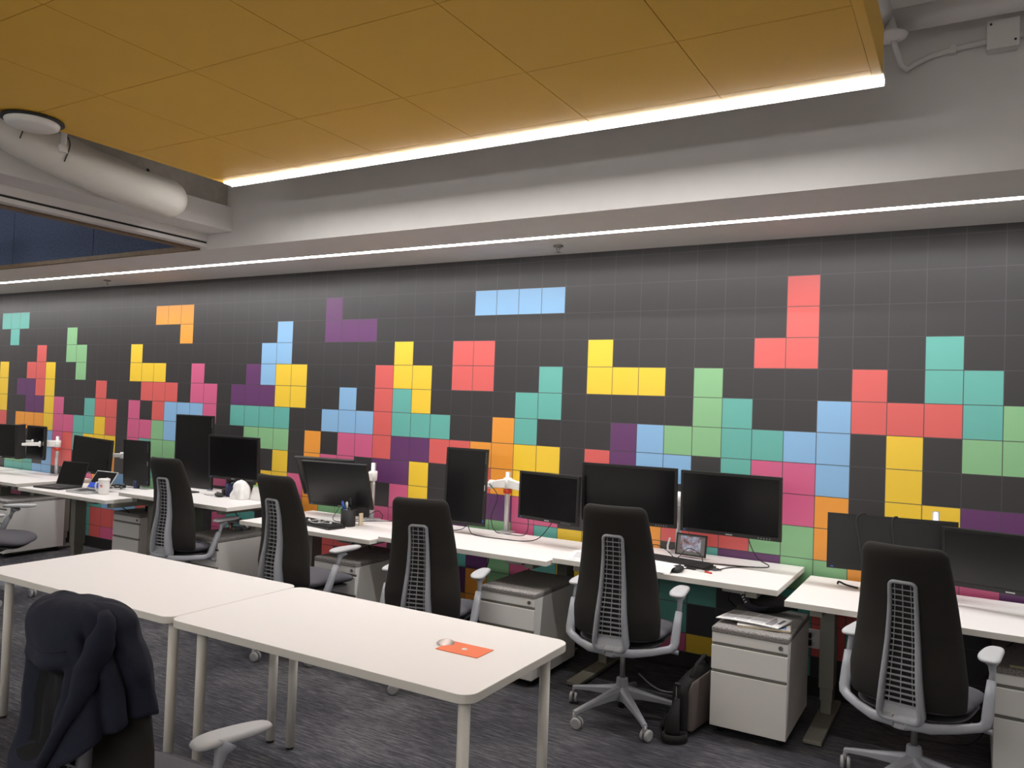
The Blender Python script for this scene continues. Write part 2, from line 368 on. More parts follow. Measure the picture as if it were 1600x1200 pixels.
for (yy, x, z) in ((-2.47, -3.58, 3.0), (-2.72, -3.57, 3.055)):
    b = MB(); b.tube([(x+.130*math.cos(a), yy+.012*math.sin(3*a), z+.130*math.sin(a)) for a in [(-.5+.16*k) for k in range(9)]], .003, 6); b.build('seam', 'dark_line', t)
t = empty('access_point', (-3.1, -2.86, 2.985)); tag(t, 'round white ceiling disc with ragged rim at the left edge of the yellow raft', 'ceiling device')
b = MB(); b.lathe([(.02, -.03), (.1, -.028), (.118, -.018), (.124, -.004), (.12, .006), (.05, .01)], n=36); b.build('cover', 'white_pl', t)
b = MB(); b.lathe([(.05, .012), (.14, .012), (.143, .004), (.12, .0)], n=36); b.build('base', 'black_soft', t)  # dark ring stands in for the shadow halo around the disc
t = empty('fire_sprinkler', (-3.24, -2.62, 2.95)); tag(t, 'white capped pipe stub hanging beside the round ceiling disc', 'sprinkler')
b = MB(); b.cyl((0, 0, 0), (0, 0, 1.0), .016, 14); b.build('pipe', 'white_paint', t)
b = MB(); b.cyl((0, 0, -.03), (0, 0, .01), .023, 14); b.build('cap', 'white_paint', t)
def sprinkler(x, y, lab):
    t = empty('fire_sprinkler', (x, y, ZS)); tag(t, lab, 'sprinkler')
    b = MB(); b.lathe([(.012, -.001), (.034, -.002), (.034, -.008), (.012, -.014)], n=20); b.build('escutcheon', 'steel', t)
    b = MB(); b.tube([(-.012, 0, -.012), (-.012, 0, -.03), (0, 0, -.042), (.012, 0, -.03), (.012, 0, -.012)], .0025, 6); b.lathe([(.003, -.04), (.018, -.043), (.018, -.046), (.003, -.047)], n=14); b.build('deflector', 'steel', t)
sprinkler(-1.44, -.29, 'small metal sprinkler head in the soffit near the middle of the room')
sprinkler(-6.45, -.30, 'small metal sprinkler head in the soffit at the far left')

b = MB(); b.cyl((.55, -1.2, 3.42), (4.1, -1.2, 3.42), .052, 20); b.cyl((.62, -1.2, 3.42), (.60, -2.3, 3.45), .045, 16)
t = b.build('sprinkler_pipe', 'white_paint'); tag(t, 'thick white painted pipe along the top right of the bulkhead', 'pipe')
b = MB(); b.box(1.28, 1.32, -1.21, -1.19, 3.46, ZC); b.build('hanger', 'black_soft', t)
b = MB()
for x in (.66, .755): b.box(x-.016, x+.016, -5, -1.42, 3.42, 3.46)
t = b.build('strut_rail', 'white_paint', bevel=.004); tag(t, 'pair of white painted support rails right of the yellow raft', 'rail')
t = empty('conduit', (.69, -1.12, 3.3)); tag(t, 'thin white bent conduit rising to a round plate on the bulkhead', 'conduit')
b = MB(); P_ = [(-.03, -.12, .04), (-.02, -.08, .0), (.0, -.02, -.055), (.02, .02, -.062), (.06, .04, -.035), (.12, .042, -.012), (.2, .042, 0), (.36, .042, .012), (.46, .042, .014)]
b.tube(P_, .0125, 12); b.build('tube', 'white_paint', t)
b = MB(); b.tube([(.46, .042, .014), (3.2, .042, .03)], .0125, 12); b.build('tube', 'white_paint', t)
b = MB(); b.lathe([(.01, .0), (.064, .002), (.07, .012), (.03, .03), (.01, .10)], (-.035, -.14, .02), n=28); b.build('round_plate', 'white_paint', t)
b = MB(); b.box(.185, .215, .03, .06, -.02, .02); b.build('clamp', 'white_paint', t, bevel=.003)
t = empty('junction_box', (1.078, YB-.002, 3.315)); tag(t, 'square white electrical junction box on the bulkhead at the upper right', 'junction box')
b = MB(); b.box(-.055, .055, -.06, 0, -.06, .06); b.build('body', 'white_paint', t, bevel=.003)
b = MB(); b.box(-.06, .06, -.064, -.06, -.062, .062); b.build('cover', 'white_paint', t, bevel=.001)
for px, pz in ((-.045, .045), (.045, -.035)):
    b = MB(); b.cyl((px, -.068, pz), (px, -.062, pz), .005, 10); b.build('screw', 'black_soft', t)

# ------------------------------------------------------------------ desks
# name: x0, x1, top z, y front
DESKS = [
 (-9.66, -8.34, .712, -.79, 'white desk at the far left end, mostly behind the leftmost chair'),
 (-8.31, -7.0, .710, -.78, 'white desk behind the leftmost chair with a double monitor arm and red collar'),
 (-6.53, -5.21, .735, -1.01, 'white desk holding two laptops and a white mug'),
 (-5.17, -3.84, .80, -.92, 'raised white desk holding the white plastic bag and a tall upright monitor'),
 (-3.72, -2.465, .717, -.90, 'white desk with earphones on a keyboard and a pen cup'),
 (-2.45, -1.17, .735, -.83, 'white desk with an upright monitor and a landscape one on a pole with red collar'),
 (-1.16, .145, .75, -.77, 'white desk with the red pen, black keyboard and small framed picture'),
 (.188, 1.52, .713, -.81, 'white desk at the right end under two low tilted monitors')]
desks = []
for i, (x0, x1, z, yf, lab) in enumerate(DESKS):
    xc = (x0+x1)/2; W = x1-x0
    t = empty('standing_desk', (xc, yf, 0)); tag(t, lab, 'desk', 'white sit-stand desks along the mural wall'); desks.append(t)
    b = MB(); b.box(-W/2, W/2, 0, .76, z-.03, z, mi=1); b.bm.faces.ensure_lookup_table(); b.bm.faces[1].material_index = 0
    b.build('desktop', ['white_top', 'white_edge'], t, bevel=.0015)
    for sx in (-1, 1):
        cx = sx*(W/2-(.02 if i == 2 and sx > 0 else .145)); ly = (.44, .44, .44, .60, .58, .51, .45, .44)[i]
        if sx > 0: ly = (.44, .50, .44, .60, .58, .51, .45, .645)[i]
        b = MB(); b.box(cx-.038, cx+.038, ly, ly+.11, .17, z-.07); b.box(cx-.033, cx+.033, ly+.008, ly+.10, .10, .17); b.box(cx-.028, cx+.028, ly+.015, ly+.09, .03, .10); b.build('leg', 'desk_leg', t, bevel=.003)
        b = MB(); b.box(cx-.045, cx+.045, .04, .72, .008, .03); b.build('foot', 'desk_leg', t, bevel=.004)
        b = MB(); b.box(cx-.03, cx+.03, .05, .7, z-.07, z-.03); b.build('bracket', 'desk_leg', t, bevel=.003)
    b = MB(); b.box(-W/2+.15, W/2-.15, .62, .68, z-.075, z-.035); b.build('crossbar', 'desk_leg', t)
    b = MB(); b.box(W/2-.29, W/2-.17, .012, .07, z-.048, z-.031); b.build('height_switch', 'steel', t, bevel=.004)
    b = MB(); b.tube([(W/2-.3, .3, z-.07), (W/2-.38, .5, z-.2), (W/2-.33, .62, .45), (W/2-.45, .70, .3)], .004, 6); b.build('cord', 'black_soft', t)

# ------------------------------------------------------------------ pedestals
def make_ped():
    t = empty('mobile_pedestal')
    b = MB(); b.box(-.19, .19, .012, .575, .045, .52)
    b.build('body', 'ped', t, bevel=.004)
    b = MB(); b.box(-.19, .19, -.002, .012, .472, .52); b.build('top_rail', 'ped', t, bevel=.003)
    for z0, z1, nm in ((.335, .456, 'drawer'), (.045, .318, 'drawer')):
        b = MB(); b.box(-.19, .19, -.006, .012, z0, z1); d = b.build(nm, 'ped', t, bevel=.003)
        b = MB(); b.box(-.186, .186, .004, .0125, z1, z1+.016); b.build('pull_recess', 'ped_gap', d)
    b = MB(); b.cyl((.155, -.008, .497), (.155, 0, .497), .011, 16); b.box(.1535, .1565, -.0095, -.007, .490, .504); b.build('lock', 'steel', t)
    b = MB()
    ol = lambda d: rrect(-.193+d, .193-d, -.006+d, .578-d, .012, 4)
    b.ring_loft([[Vector((x, y, z)) for x, y in ol(d)] for d, z in ((.006, .520), (.001, .523), (0, .528), (0, .542), (.002, .547), (.007, .5505), (.03, .552))], True, smooth=False); b.build('cushion', 'felt', t)
    for sx in (-.15, .15):
        for sy in (.06, .52):
            b = MB(); b.cyl((sx-.012, sy, .022), (sx+.012, sy, .022), .022, 14); b.box(sx-.015, sx+.015, sy-.015, sy+.015, .03, .046); b.build('castor', 'black', t)
    return t
PEDS = [
 (.041, -.905, 'white pedestal with newspapers on its cushion, right of the black satchel'),
 (-1.39, -.90, 'white pedestal between the two largest middle chairs, its cushion clear'),
 (-2.76, -.90, 'white pedestal beneath the desk with the earphones'),
 (-4.135, -.90, 'white pedestal with a clear plastic box on its cushion'),
 (-5.59, -.55, 'white pedestal with a dark blue tumbler standing on its cushion'),
 (-7.19, -.86, 'white pedestal beside the leftmost chair, its side turned to view'),
 (1.295, -.75, 'white pedestal at the right edge with a pale yellow label on its cushion')]
ped = make_ped()
for i, (x, y, lab) in enumerate(PEDS):
    t = ped if i == 0 else copy_tree(ped); t.location = (x, y, 0)
    tag(t, lab, 'pedestal', 'white mobile pedestals with grey felt cushions')

# ------------------------------------------------------------------ task chairs
def yback(z):   # y of the rear face of the backrest, chair faces +y, hub at the origin
    k = [(.42, -.235), (.50, -.255), (.60, -.262), (.75, -.25), (.90, -.262), (1.0, -.285), (1.14, -.33)]
    for (a, ya), (c, yc) in zip(k, k[1:]):
        if z <= c: s = (z-a)/(c-a); return ya+(yc-ya)*s
    return k[-1][1]
def make_chair():
    t = empty('office_chair')
    # backrest
    def fn(a, c):
        z = .82+c*.345; v = (c+1)/2
        hw = .252-.088*v**.9; hw *= (1-.10*max(0, .18-v)/.18)
        y = yback(z)+.035+(a*a)*(.075-.035*v)
        n = Vector((-a*.5*(1-.5*v), 1, 0)).normalized()
        return Vector((a*hw, y, z)), n
    b = MB(); b.pillow(fn, .05, rings=12, power=9, rr=(.24, .11, .16, .09)); b.build('backrest', 'chair_fab', t)
    # spine frame: closed rounded loop of rectangular section
    loop = []
    zt, zb, wt, wb = 1.01, .435, .050, .080
    N = 14
    for k in range(7): a = PI/2*k/6; loop.append((wt-.016+.016*math.sin(PI/2-a+0) if 0 else wt-.018+.018*math.sin(PI/2*k/6), zt-.018+.018*math.cos(PI/2*k/6)))
    for k in range(1, N): s = k/N; z = zt-.018-(zt-zb-.046)*s; loop.append((wt+(wb-wt)*s**1.6, z))
    for k in range(7): loop.append((wb-.028+.028*math.cos(PI/2*k/6), zb+.028-.028*math.sin(PI/2*k/6)))
    full = loop+[(-x, z) for x, z in loop[::-1]]
    rings = []; n = len(full)
    for i, (x, z) in enumerate(full):
        p, q = full[i-1], full[(i+1) % n]; d = Vector((q[0]-p[0], 0, q[1]-p[1])).normalized(); nr = Vector((-d.z, 0, d.x))   # in-plane normal
        if nr.dot(Vector((x, 0, z-.73*0-.73))) < 0: nr = -nr
        dep = .024+.046*max(0, (1.0-z)/.56)**1.1; th = .0075+.005*max(0, (.95-z)/.5)
        yb_ = yback(z); c = Vector((x, 0, z))
        ring = []
        for (u, v) in ((-1, 0), (-1, .8), (-.6, 1), (.6, 1), (1, .8), (1, 0)):
            ring.append(c+nr*(u*th)+Vector((0, yb_+.02-v*dep, 0)))
        rings.append(ring)
    b = MB(); b.ring_loft(rings+[rings[0]], cap=False); b.build('spine_frame', 'chair_grey', t)
    # lattice
    b = MB(); nb = 21
    for k in range(nb):
        s = (k+.5)/nb; z = zt-.02-(zt-zb-.07)*s; hw = wt+(wb-wt)*max(0, (s))**1.6-.002; y = yback(z)+.008-.012*s
        hgt = .0022+.0022*s*s
        b.box(-hw, hw, y-.002, y+.003, z-hgt, z+hgt)
    for fx in (-.33, .33) if 0 else (-.02, .62, -.62):
        pts = []
        for k in range(12):
            s = k/11; z = zt-.012-(zt-zb-.03)*s; hw = wt+(wb-wt)*s**1.6; pts.append(Vector((hw*fx, yback(z)+.008-.012*s, z)))
        wv = .0014 if abs(fx) > .1 else .0018
        for p, q in zip(pts, pts[1:]): b.ring_loft([[p+Vector(d) for d in ((-wv, -.002, 0), (wv, -.002, 0), (wv, .002, 0), (-wv, .002, 0))], [q+Vector(d) for d in ((-wv, -.002, 0), (wv, -.002, 0), (wv, .002, 0), (-wv, .002, 0))]], smooth=False)
    x_ = wb-.010; ya, yc_ = yback(.5)+.004, yback(.45)-.044
    b.ring_loft([[Vector((-x_, ya, zb+.066)), Vector((x_, ya, zb+.066)), Vector((x_, ya+.004, zb+.058)), Vector((-x_, ya+.004, zb+.058))], [Vector((-x_, (ya+yc_)/2, zb+.022)), Vector((x_, (ya+yc_)/2, zb+.022)), Vector((x_, (ya+yc_)/2+.004, zb+.014)), Vector((-x_, (ya+yc_)/2+.004, zb+.014))], [Vector((-x_, yc_, zb+.010)), Vector((x_, yc_, zb+.010)), Vector((x_, yc_, zb+.003)), Vector((-x_, yc_, zb+.003))]], smooth=False)
    b.build('spine_lattice', 'chair_grey', t)
    # hub boss and wishbone
    b = MB(); b.tube([(0, -.275, .428), (0, -.25, .418), (0, -.18, .402), (0, -.08, .392), (0, .06, .395)], [.05, .056, .052, .048, .04], 16, flat=.5); b.build('rear_yoke', 'chair_grey', t)
    def section(path, ws, hs, nm, m, par):
        rings = []
        P = [Vector(p) for p in path]
        for i, p in enumerate(P):
            d = (P[min(i+1, len(P)-1)]-P[max(i-1, 0)]).normalized()
            side = d.cross(Vector((0, -1, .15))).normalized(); nn = side.cross(d).normalized()
            w_, h_ = ws[i], hs[i]
            rings.append([p+side*w_*x+nn*h_*y for x, y in ((-1, -.6), (-.6, -1), (.6, -1), (1, -.6), (1, .6), (.6, 1), (-.6, 1), (-1, .6))])
        b = MB(); b.ring_loft(rings); return b.build(nm, m, par)
    for sx in (-1, 1):
        a = section([(sx*.02, -.275, .432), (sx*.11, -.25, .424), (sx*.19, -.17, .422), (sx*.262, -.085, .424), (sx*.281, -.062, .434), (sx*.286, -.052, .456), (sx*.288, -.02, .53), (sx*.29, .012, .60)],
                    [.024, .02, .0185, .0185, .0215, .0215, .0195, .0165], [.016, .0145, .014, .0155, .02, .0205, .019, .017], 'arm', 'chair_grey', t)
        section([(sx*.289, .015, .585), (sx*.29, .03, .625), (sx*.286, .045, .655), (sx*.28, .06, .675)], [.013, .011, .014, .03], [.013, .011, .02, .04], 'arm_post', 'chair_grey', a)
        b = MB()
        def pf(p, q, sx=sx): return Vector((sx*.275+p*(.043-.006*q)+sx*.008*q*q, .095+q*.125, .690+.004*q*q*q)), Vector((0, 0, 1))
        b.pillow(pf, .026, n=40, rings=7, e=3.2, power=7); b.build('arm_pad', 'pad', a)
    b = MB(); b.cyl((.22, -.02, .405), (.30, -.02, .395), .012, 12); b.build('tilt_lever', 'chair_grey', t)
    # seat
    b = MB()
    def sf(a, c): return Vector((a*(.245+.012*c), .045+c*.25, .475-.02*max(0, c)**3+.012*a*a-.006*c)), Vector((0, 0, 1))
    b.pillow(sf, .075, n=56, rings=9, e=3.6, power=4); b.build('seat', 'seat_fab', t)
    b = MB()
    def sp(a, c): return Vector((a*(.23+.012*c), .03+c*.22, .43-.015*max(0, c)**3+.012*a*a)), Vector((0, 0, 1))
    b.pillow(sp, .03, n=40, rings=6, e=3.6, power=4); b.box(-.08, .08, -.12, .12, .385, .425); b.build('seat_pan', 'chair_mech', t)
    # column and base
    b = MB(); b.cyl((0, 0, .17), (0, 0, .40), .0145, 18); b.build('gas_column', 'steel', t)
    base = MB(); base.lathe([(.022, .215), (.03, .212), (.034, .15), (.042, .12), (.04, .095), (.02, .09)][::-1], n=24)
    for k in range(5):
        a = math.radians(26+72*k); ca, sa = math.cos(a), math.sin(a); rings = []
        for r, z, w_, h_ in ((.02, .14, .030, .034), (.10, .128, .025, .022), (.2, .108, .019, .014), (.29, .088, .014, .011), (.318, .08, .0135, .012)):
            c = Vector((ca*r, sa*r, z)); s = Vector((-sa, ca, 0))
            rings.append([c+s*w_*x+Vector((0, 0, h_*y)) for x, y in ((-1, -1), (1, -1), (.9, .5), (.45, 1), (-.45, 1), (-.9, .5))])
        base.ring_loft(rings, smooth=False)
    bo = base.build('star_base', 'chair_grey', t, bevel=.003)
    b = MB(); b.cyl((0, 0, .055), (0, 0, .10), .02, 16); b.build('column_end', 'black', t)
    for k in range(5):
        a = math.radians(26+72*k); c = Vector((math.cos(a)*.312, math.sin(a)*.312, 0)); wa = a+.5
        ax = Vector((math.cos(wa), math.sin(wa), 0)); f = Vector((-ax.y, ax.x, 0))*.014
        b = MB()
        for s in (-1, 1): b.tube([c+f+ax*s*.006+Vector((0, 0, .03)), c+f+ax*s*.0085+Vector((0, 0, .03)), c+f+ax*s*.019+Vector((0, 0, .03)), c+f+ax*s*.0225+Vector((0, 0, .03))], [.027, .0295, .0295, .022], 22)
        b.tube([c+Vector((0, 0, .03)), c+Vector((0, 0, .082))], .008, 10); b.box(c.x-.009, c.x+.009, c.y-.009, c.y+.009, .045, .066)
        b.build('castor', 'castor', bo)
    return t
CHAIRS = [  # x, y, yaw, height offset, base turn, label
 (-.605, -.985, 7, 0, 0, 'black office chair with grey spine frame in front of the desk with the red pen'),
 (.80, -1.03, -9, -.035, 62, 'black office chair with grey spine frame at the right end desk under the low monitors'),
 (-1.78, -1.13, 17, -.055, 22, 'black office chair behind the orange card table, left of the cushioned pedestal'),
 (-2.755, -1.206, -3, 0, 10, 'black office chair in front of the desk with the earphones'),
 (-4.239, -.926, 4, 0, 50, 'black office chair in front of the raised desk with the plastic bag'),
 (-5.56, -1.72, -50, 0, 30, 'black office chair at the left edge turned sideways with its grey seat showing'),
 (-1.175, -3.475, 6, -.05, 12, 'black office chair in the near left corner with a navy sweatshirt over its back')]
chair = make_chair(); chairs = []
for i, (x, y, rz, dz, bt, lab) in enumerate(CHAIRS):
    t = chair if i == 0 else copy_tree(chair)
    t.location = (x, y, 0); t.rotation_euler = (0, 0, math.radians(rz)); chairs.append(t)
    tag(t, lab, 'chair', 'black office chairs with grey spine frames')
    for ch in t.children:
        nm = ch.name.split('.')[0]
        if nm in ('star_base',): ch.rotation_euler = (0, 0, math.radians(bt-rz))
        elif nm not in ('column_end', 'gas_column'): ch.location = (0, 0, dz)
        if i == 6 and nm in ('backrest', 'spine_frame', 'spine_lattice'):
            pv = Vector((0, -.25, .45)); ch.matrix_basis = Matrix.Translation((0, 0, dz-.045)) @ Matrix.Translation(pv) @ Matrix.Rotation(-math.radians(4.5), 4, 'X') @ Matrix.Translation(-pv)
        if i == 6 and nm == 'arm':
            for pd in ch.children:
                if pd.name.startswith('arm_pad'):
                    sx = 1 if pd.data.vertices[0].co.x > 0 else -1; pc = Vector((sx*.275, .095, 0)); m_ = Matrix.Rotation(math.radians(-21), 4, 'Z'); pd.matrix_basis = Matrix.Translation(pc) @ m_ @ Matrix.Translation(-pc)

# ------------------------------------------------------------------ meeting tables
def table(x0, x1, y0, y1, legs, lab):
    t = empty('meeting_table', ((x0+x1)/2, (y0+y1)/2, 0)); tag(t, lab, 'table', 'white meeting tables pushed together'); cx, cy = (x0+x1)/2, (y0+y1)/2
    b = MB(); prism(b, rrect(x0-cx, x1-cx, y0-cy, y1-cy, .055, 10), .71, .74, 0, 1, .0015); b.build('tabletop', ['white_top', 'white_edge'], t)
    b = MB(); b.box(x0-cx+.1, x1-cx-.1, y0-cy+.09, y0-cy+.12, .68, .71); b.box(x0-cx+.1, x1-cx-.1, y1-cy-.12, y1-cy-.09, .68, .71); b.build('apron_rail', 'table_leg', t)
    for lx, ly in legs:
        b = MB(); b.cyl((lx-cx, ly-cy, .012), (lx-cx, ly-cy, .71), .0205, 24); o = b.build('leg', 'table_leg', t)
        b = MB(); b.cyl((lx-cx, ly-cy, 0), (lx-cx, ly-cy, .012), .017, 20); b.build('glide', 'black', o)
    return t
table(-1.814, -.348, -2.912, -2.188, [(-1.70, -2.83), (-.405, -2.85), (-1.755, -2.26), (-.425, -2.25)], 'white round-cornered table with an orange card on it')
table(-3.268, -1.819, -2.905, -2.18, [(-1.868, -2.84), (-3.175, -2.815), (-1.885, -2.26), (-3.2, -2.255)], 'white round-cornered table behind the navy sweatshirt, its top empty')

# ------------------------------------------------------------------ monitors
def monitor(c, W, H, yawd, tiltd, rolld, lab, scr='screen', bez=.016, cat='monitor', stand=0, marks=None, depth=.05):
    t = empty('computer_monitor'); t.matrix_world = rotm(math.radians(yawd), math.radians(tiltd), math.radians(rolld), c); tag(t, lab, cat, 'dark desktop monitors on the desks')
    b = MB()
    # front frame
    x, z = W/2, H/2; bb = bez*1.35
    for q in ((-x, x, z-bez, z), (-x, x, -z, -z+bb), (-x, -x+bez, -z+bb, z-bez), (x-bez, x, -z+bb, z-bez)):
        b.box(q[0], q[1], 0, .022, q[2], q[3])
    b.build('bezel', 'bezel', t)
    b = MB(); b.box(-x+bez, x-bez, .0025, .008, -z+bb, z-bez); b.build('screen', scr, t)
    b = MB()
    def sect(s, y): return [Vector((px*s*x, y, pz*s*z)) for px, pz in ((-1, -1), (1, -1), (1, 1), (-1, 1))]
    b.ring_loft([sect(1, .0085), sect(.995, .026), sect(.86, depth*.85), sect(.6, depth)], smooth=False); b.build('rear_shell', 'black_soft', t, bevel=.004)
    b = MB(); b.box(-.05, .05, depth-.004, depth+.008, -.05, .05); b.build('mount_plate', 'black_soft', t)
    b = MB()
    portrait = H > W
    if not portrait:
        b.box(-.02, .02, -.0012, .001, -z+.006, -z+.012, mi=0)
        for k in range(5): b.box(x-.13+.016*k, x-.124+.016*k, -.001, .001, -z+.008, -z+.011, mi=0)
        b.box(-x+.02, -x+.034, -.001, .001, -z+.007, -z+.013, mi=1)
    else:
        b.box(x-.012, x-.006, -.0012, .001, -.02, .02, mi=0)
        for k in range(6): b.box(x-.011, x-.008, -.001, .001, z-.10+.014*k, z-.095+.014*k, mi=0)
        b.box(x-.012, x-.006, -.001, .001, -z+.03, -z+.045, mi=1)
    b.build('maker_marks', ['alu', 'blue_pl'], t)
    return t
mons = {}
mons['M10'] = monitor((-.225, -.35, 1.116), .595, .367, -1.7, 2.4, 0, 'wide black monitor right of its twin above the small framed picture')
mons['M9'] = monitor((-.853, -.36, 1.120), .61, .367, 6, 3, 0, 'wide black monitor directly behind the middle chair, left of its twin')
mons['M8'] = monitor((-1.388, -.42, 1.057), .50, .315, -11.6, -1, 0, 'landscape monitor right of the white arm pole with the red collar')
mons['M7'] = monitor((-2.081, -.35, 1.069), .334, .535, 3, -2.4, 0, 'upright monitor left of the white arm pole with the red collar')
mons['M6b'] = monitor((-3.095, -.55, 1.006), .567, .358, 8, 19.7, 0, 'landscape monitor tilted back behind the pen cup and earphones', scr='screen_matte')
mons['M6a'] = monitor((-3.42, -.30, 1.02), .55, .345, 9, 27, 0, 'tilted monitor mostly hidden behind another tilted monitor', scr='screen_matte')
mons['M5'] = monitor((-4.291, -.50, 1.126), .575, .363, 2.3, 3.3, 0, 'landscape monitor above the white plastic bag')
mons['M4'] = monitor((-5.045, -.30, 1.115), .46, .68, 4, 1, 0, 'tallest upright monitor, left of the plastic bag', bez=.012)
mons['M3'] = monitor((-5.79, -.35, .978), .34, .42, 4, 2, 0, 'small upright monitor with a greyish sheen right of the white bracket', scr='screen_matte', bez=.004)
mons['M2'] = monitor((-6.415, -.40, 1.007), .563, .346, 3.9, -1.2, 2.7, 'monitor tilted sideways behind the open black laptop')
mons['M11'] = monitor((.632, -.30, .978), .638, .30, 8.7, -8, 0, 'low monitor at the right end with two cables hung over its top', scr='screen_matte')
mons['M12'] = monitor((1.17, -.42, .965), .60, .30, -10, 8, 0, 'low monitor cut off by the right edge of the picture', scr='screen_matte')
mons['M1'] = monitor((-8.02, -.42, 1.063), .58, .36, 10, 3, 0, 'landscape monitor at the far left above the leftmost chair')
mons['M1b'] = monitor((-7.72, -.22, 1.055), .34, .36, 0, 0, 0, 'narrow dark monitor behind the far left one beside the arm pole')
b = MB(); b.box(.25, .30, -.03, .06, -.18, .18); b.box(.245, .305, -.035, .07, .18, .188, mi=1); o = b.build('clipped_computer', ['black_soft', 'brown'], mons['M1'], bevel=.003); o['label'] = 'dusty dark slab with a brown top edge'

# ------------------------------------------------------------------ monitor arms
def arm(x, y, z0, z1, za, links, lab, collar=True):
    t = empty('monitor_arm', (x, y, z0)); tag(t, lab, 'monitor arm')
    b = MB(); b.box(-.05, .05, -.05, .05, 0, .01); b.build('base_plate', 'alu', t, bevel=.003)
    b = MB(); b.cyl((0, 0, .01), (0, 0, z1-z0), .0185, 24); b.build('pole', 'alu', t)
    if collar:
        b = MB(); b.lathe([(.02, 0), (.03, .004), (.03, .03), (.02, .034)], (0, 0, za-z0-.075), n=24); b.build('red_collar', 'red_pl', t)
    b = MB(); b.lathe([(.02, -.04), (.03, -.036), (.032, .0), (.032, .036), (.02, .04)], (0, 0, za-z0), n=24); b.build('hinge', 'white_pl', t)
    for (ex, ey, ez) in links:
        e = Vector((ex-x, ey-y, ez-z0)); s = Vector((0, 0, za-z0)); m = s.lerp(e, .55)+Vector((0, .03 if ey < y-.05 else 0, 0))
        def beam(p, q, h0, h1, wd):
            d = (q-p).normalized(); sd = Vector((-d.y, d.x, 0)).normalized()*wd; r = []
            for pt, h in ((p, h0), (p.lerp(q, .5), (h0+h1)*.52), (q, h1)): r.append([pt+sd*a+Vector((0, 0, h*c)) for a, c in ((-1, -1), (1, -1), (1, 1), (-1, 1))])
            bb = MB(); bb.ring_loft(r, smooth=False); return bb
        k = beam(s, m, .034, .022, .020).build('link', 'white_pl', t, bevel=.006)
        k2 = beam(m, e, .020, .014, .014).build('link', 'white_pl', t, bevel=.005)
        b = MB(); b.cyl(m-Vector((0, 0, .03)), m+Vector((0, 0, .03)), .02, 16); b.build('joint', 'white_pl', k)
arm(-1.885, -.09, .736, 1.17, 1.09, [(-2.06, -.27, 1.07), (-1.42, -.35, 1.06)], 'silver pole with white arms and red collar between the upright and landscape monitors')
arm(-3.04, -.20, .718, 1.16, 1.06, [(-3.1, -.48, 1.02), (-3.42, -.24, 1.03)], 'silver pole with white arm behind the tilted monitors and pen cup', False)
arm(-.61, -.09, .751, 1.14, 1.09, [(-.24, -.28, 1.10), (-.84, -.29, 1.10)], 'pole and arms in the gap between the twin wide monitors', False)
arm(.835, -.12, .714, 1.16, 1.06, [(.64, -.22, .98), (1.12, -.34, .97)], 'grey pole topping the two low monitors at the right end', False)
arm(-4.52, -.22, .801, 1.2, 1.12, [(-4.30, -.43, 1.12), (-4.98, -.23, 1.12)], 'white arm pole hidden behind the monitor above the plastic bag', False)
arm(-5.90, -.20, .736, 1.12, 1.03, [(-6.38, -.33, 1.01), (-5.82, -.28, 1.0)], 'white bracket and arm between the sideways tilted monitor and the small upright one', False)
arm(-7.53, -.085, .711, 1.13, 1.05, [(-7.72, -.36, 1.04), (-7.98, -.36, 1.06)], 'white pole arm with red collar beside the far left monitors')

# ------------------------------------------------------------------ small things
def cable(pts, r, lab, par=None, m='black_soft', name='cable', cat='cable', sub=6):
    P = [Vector(p) for p in pts]; out = []
    for i in range(len(P)-1):
        p0, p1, p2, p3 = P[max(i-1, 0)], P[i], P[i+1], P[min(i+2, len(P)-1)]
        for k in range(sub):
            s = k/sub; out.append(.5*((2*p1)+(-p0+p2)*s+(2*p0-5*p1+4*p2-p3)*s*s+(-p0+3*p1-3*p2+p3)*s**3))
    out.append(P[-1]); b = MB(); b.tube(out, r, 6); o = b.build(name, m, par)
    if par is None: tag(o, lab, cat)
    return o
def keyboard(x, y, z, rz, W, D, lab, m='black'):
    t = empty('keyboard', (x, y, z), rz); tag(t, lab, 'keyboard')
    b = MB(); r = []
    b.box(-W/2, W/2, -D/2, D/2, .002, .014); b.box(-W/2+.01, W/2-.01, D/2-.03, D/2-.01, .0, .016); b.build('case', m, t, bevel=.003)
    b = MB(); nc, nr = 21, 6; kw = (W-.02)/nc; kd = (D-.025)/nr
    for i in range(nc):
        for j in range(nr):
            if j == 0 and 4 <= i <= 9: continue
            x0 = -W/2+.01+i*kw; y0 = -D/2+.012+j*kd; h = .022+.0018*j
            b.box(x0+.0012, x0+kw-.0012, y0+.0012, y0+kd-.0016, .014, h)
    x0 = -W/2+.01+4*kw; b.box(x0, x0+6*kw, -D/2+.013, -D/2+.01+kd, .014, .022)
    o = b.build('keys', 'black_soft', t); return t
def mouse(x, y, z, rz, lab):
    t = empty('computer_mouse', (x, y, z), rz); tag(t, lab, 'mouse')
    b = MB()
    def fn(a, c): return Vector((a*(.031-.004*c), c*.056, .014+.004*(1-c*c))), Vector((0, 0, 1))
    b.pillow(fn, .034, n=32, rings=7, e=2.6, power=3); b.build('body', 'black_soft', t)
    b = MB(); b.cyl((-.004, .03, .032), (.004, .03, .032), .007, 12); b.build('wheel', 'chair_mech', t)
z5 = .75
keyboard(-.50, -.46, z5, math.radians(-9), .44, .15, 'black mechanical keyboard below the small framed picture')
mouse(-.425, -.655, z5, math.radians(-5), 'black mouse between the white papers and the red pen')
t = empty('pen', (-.32, -.566, z5+.005), math.radians(-20)); tag(t, 'red-capped white pen lying in front of the black keyboard', 'pen')
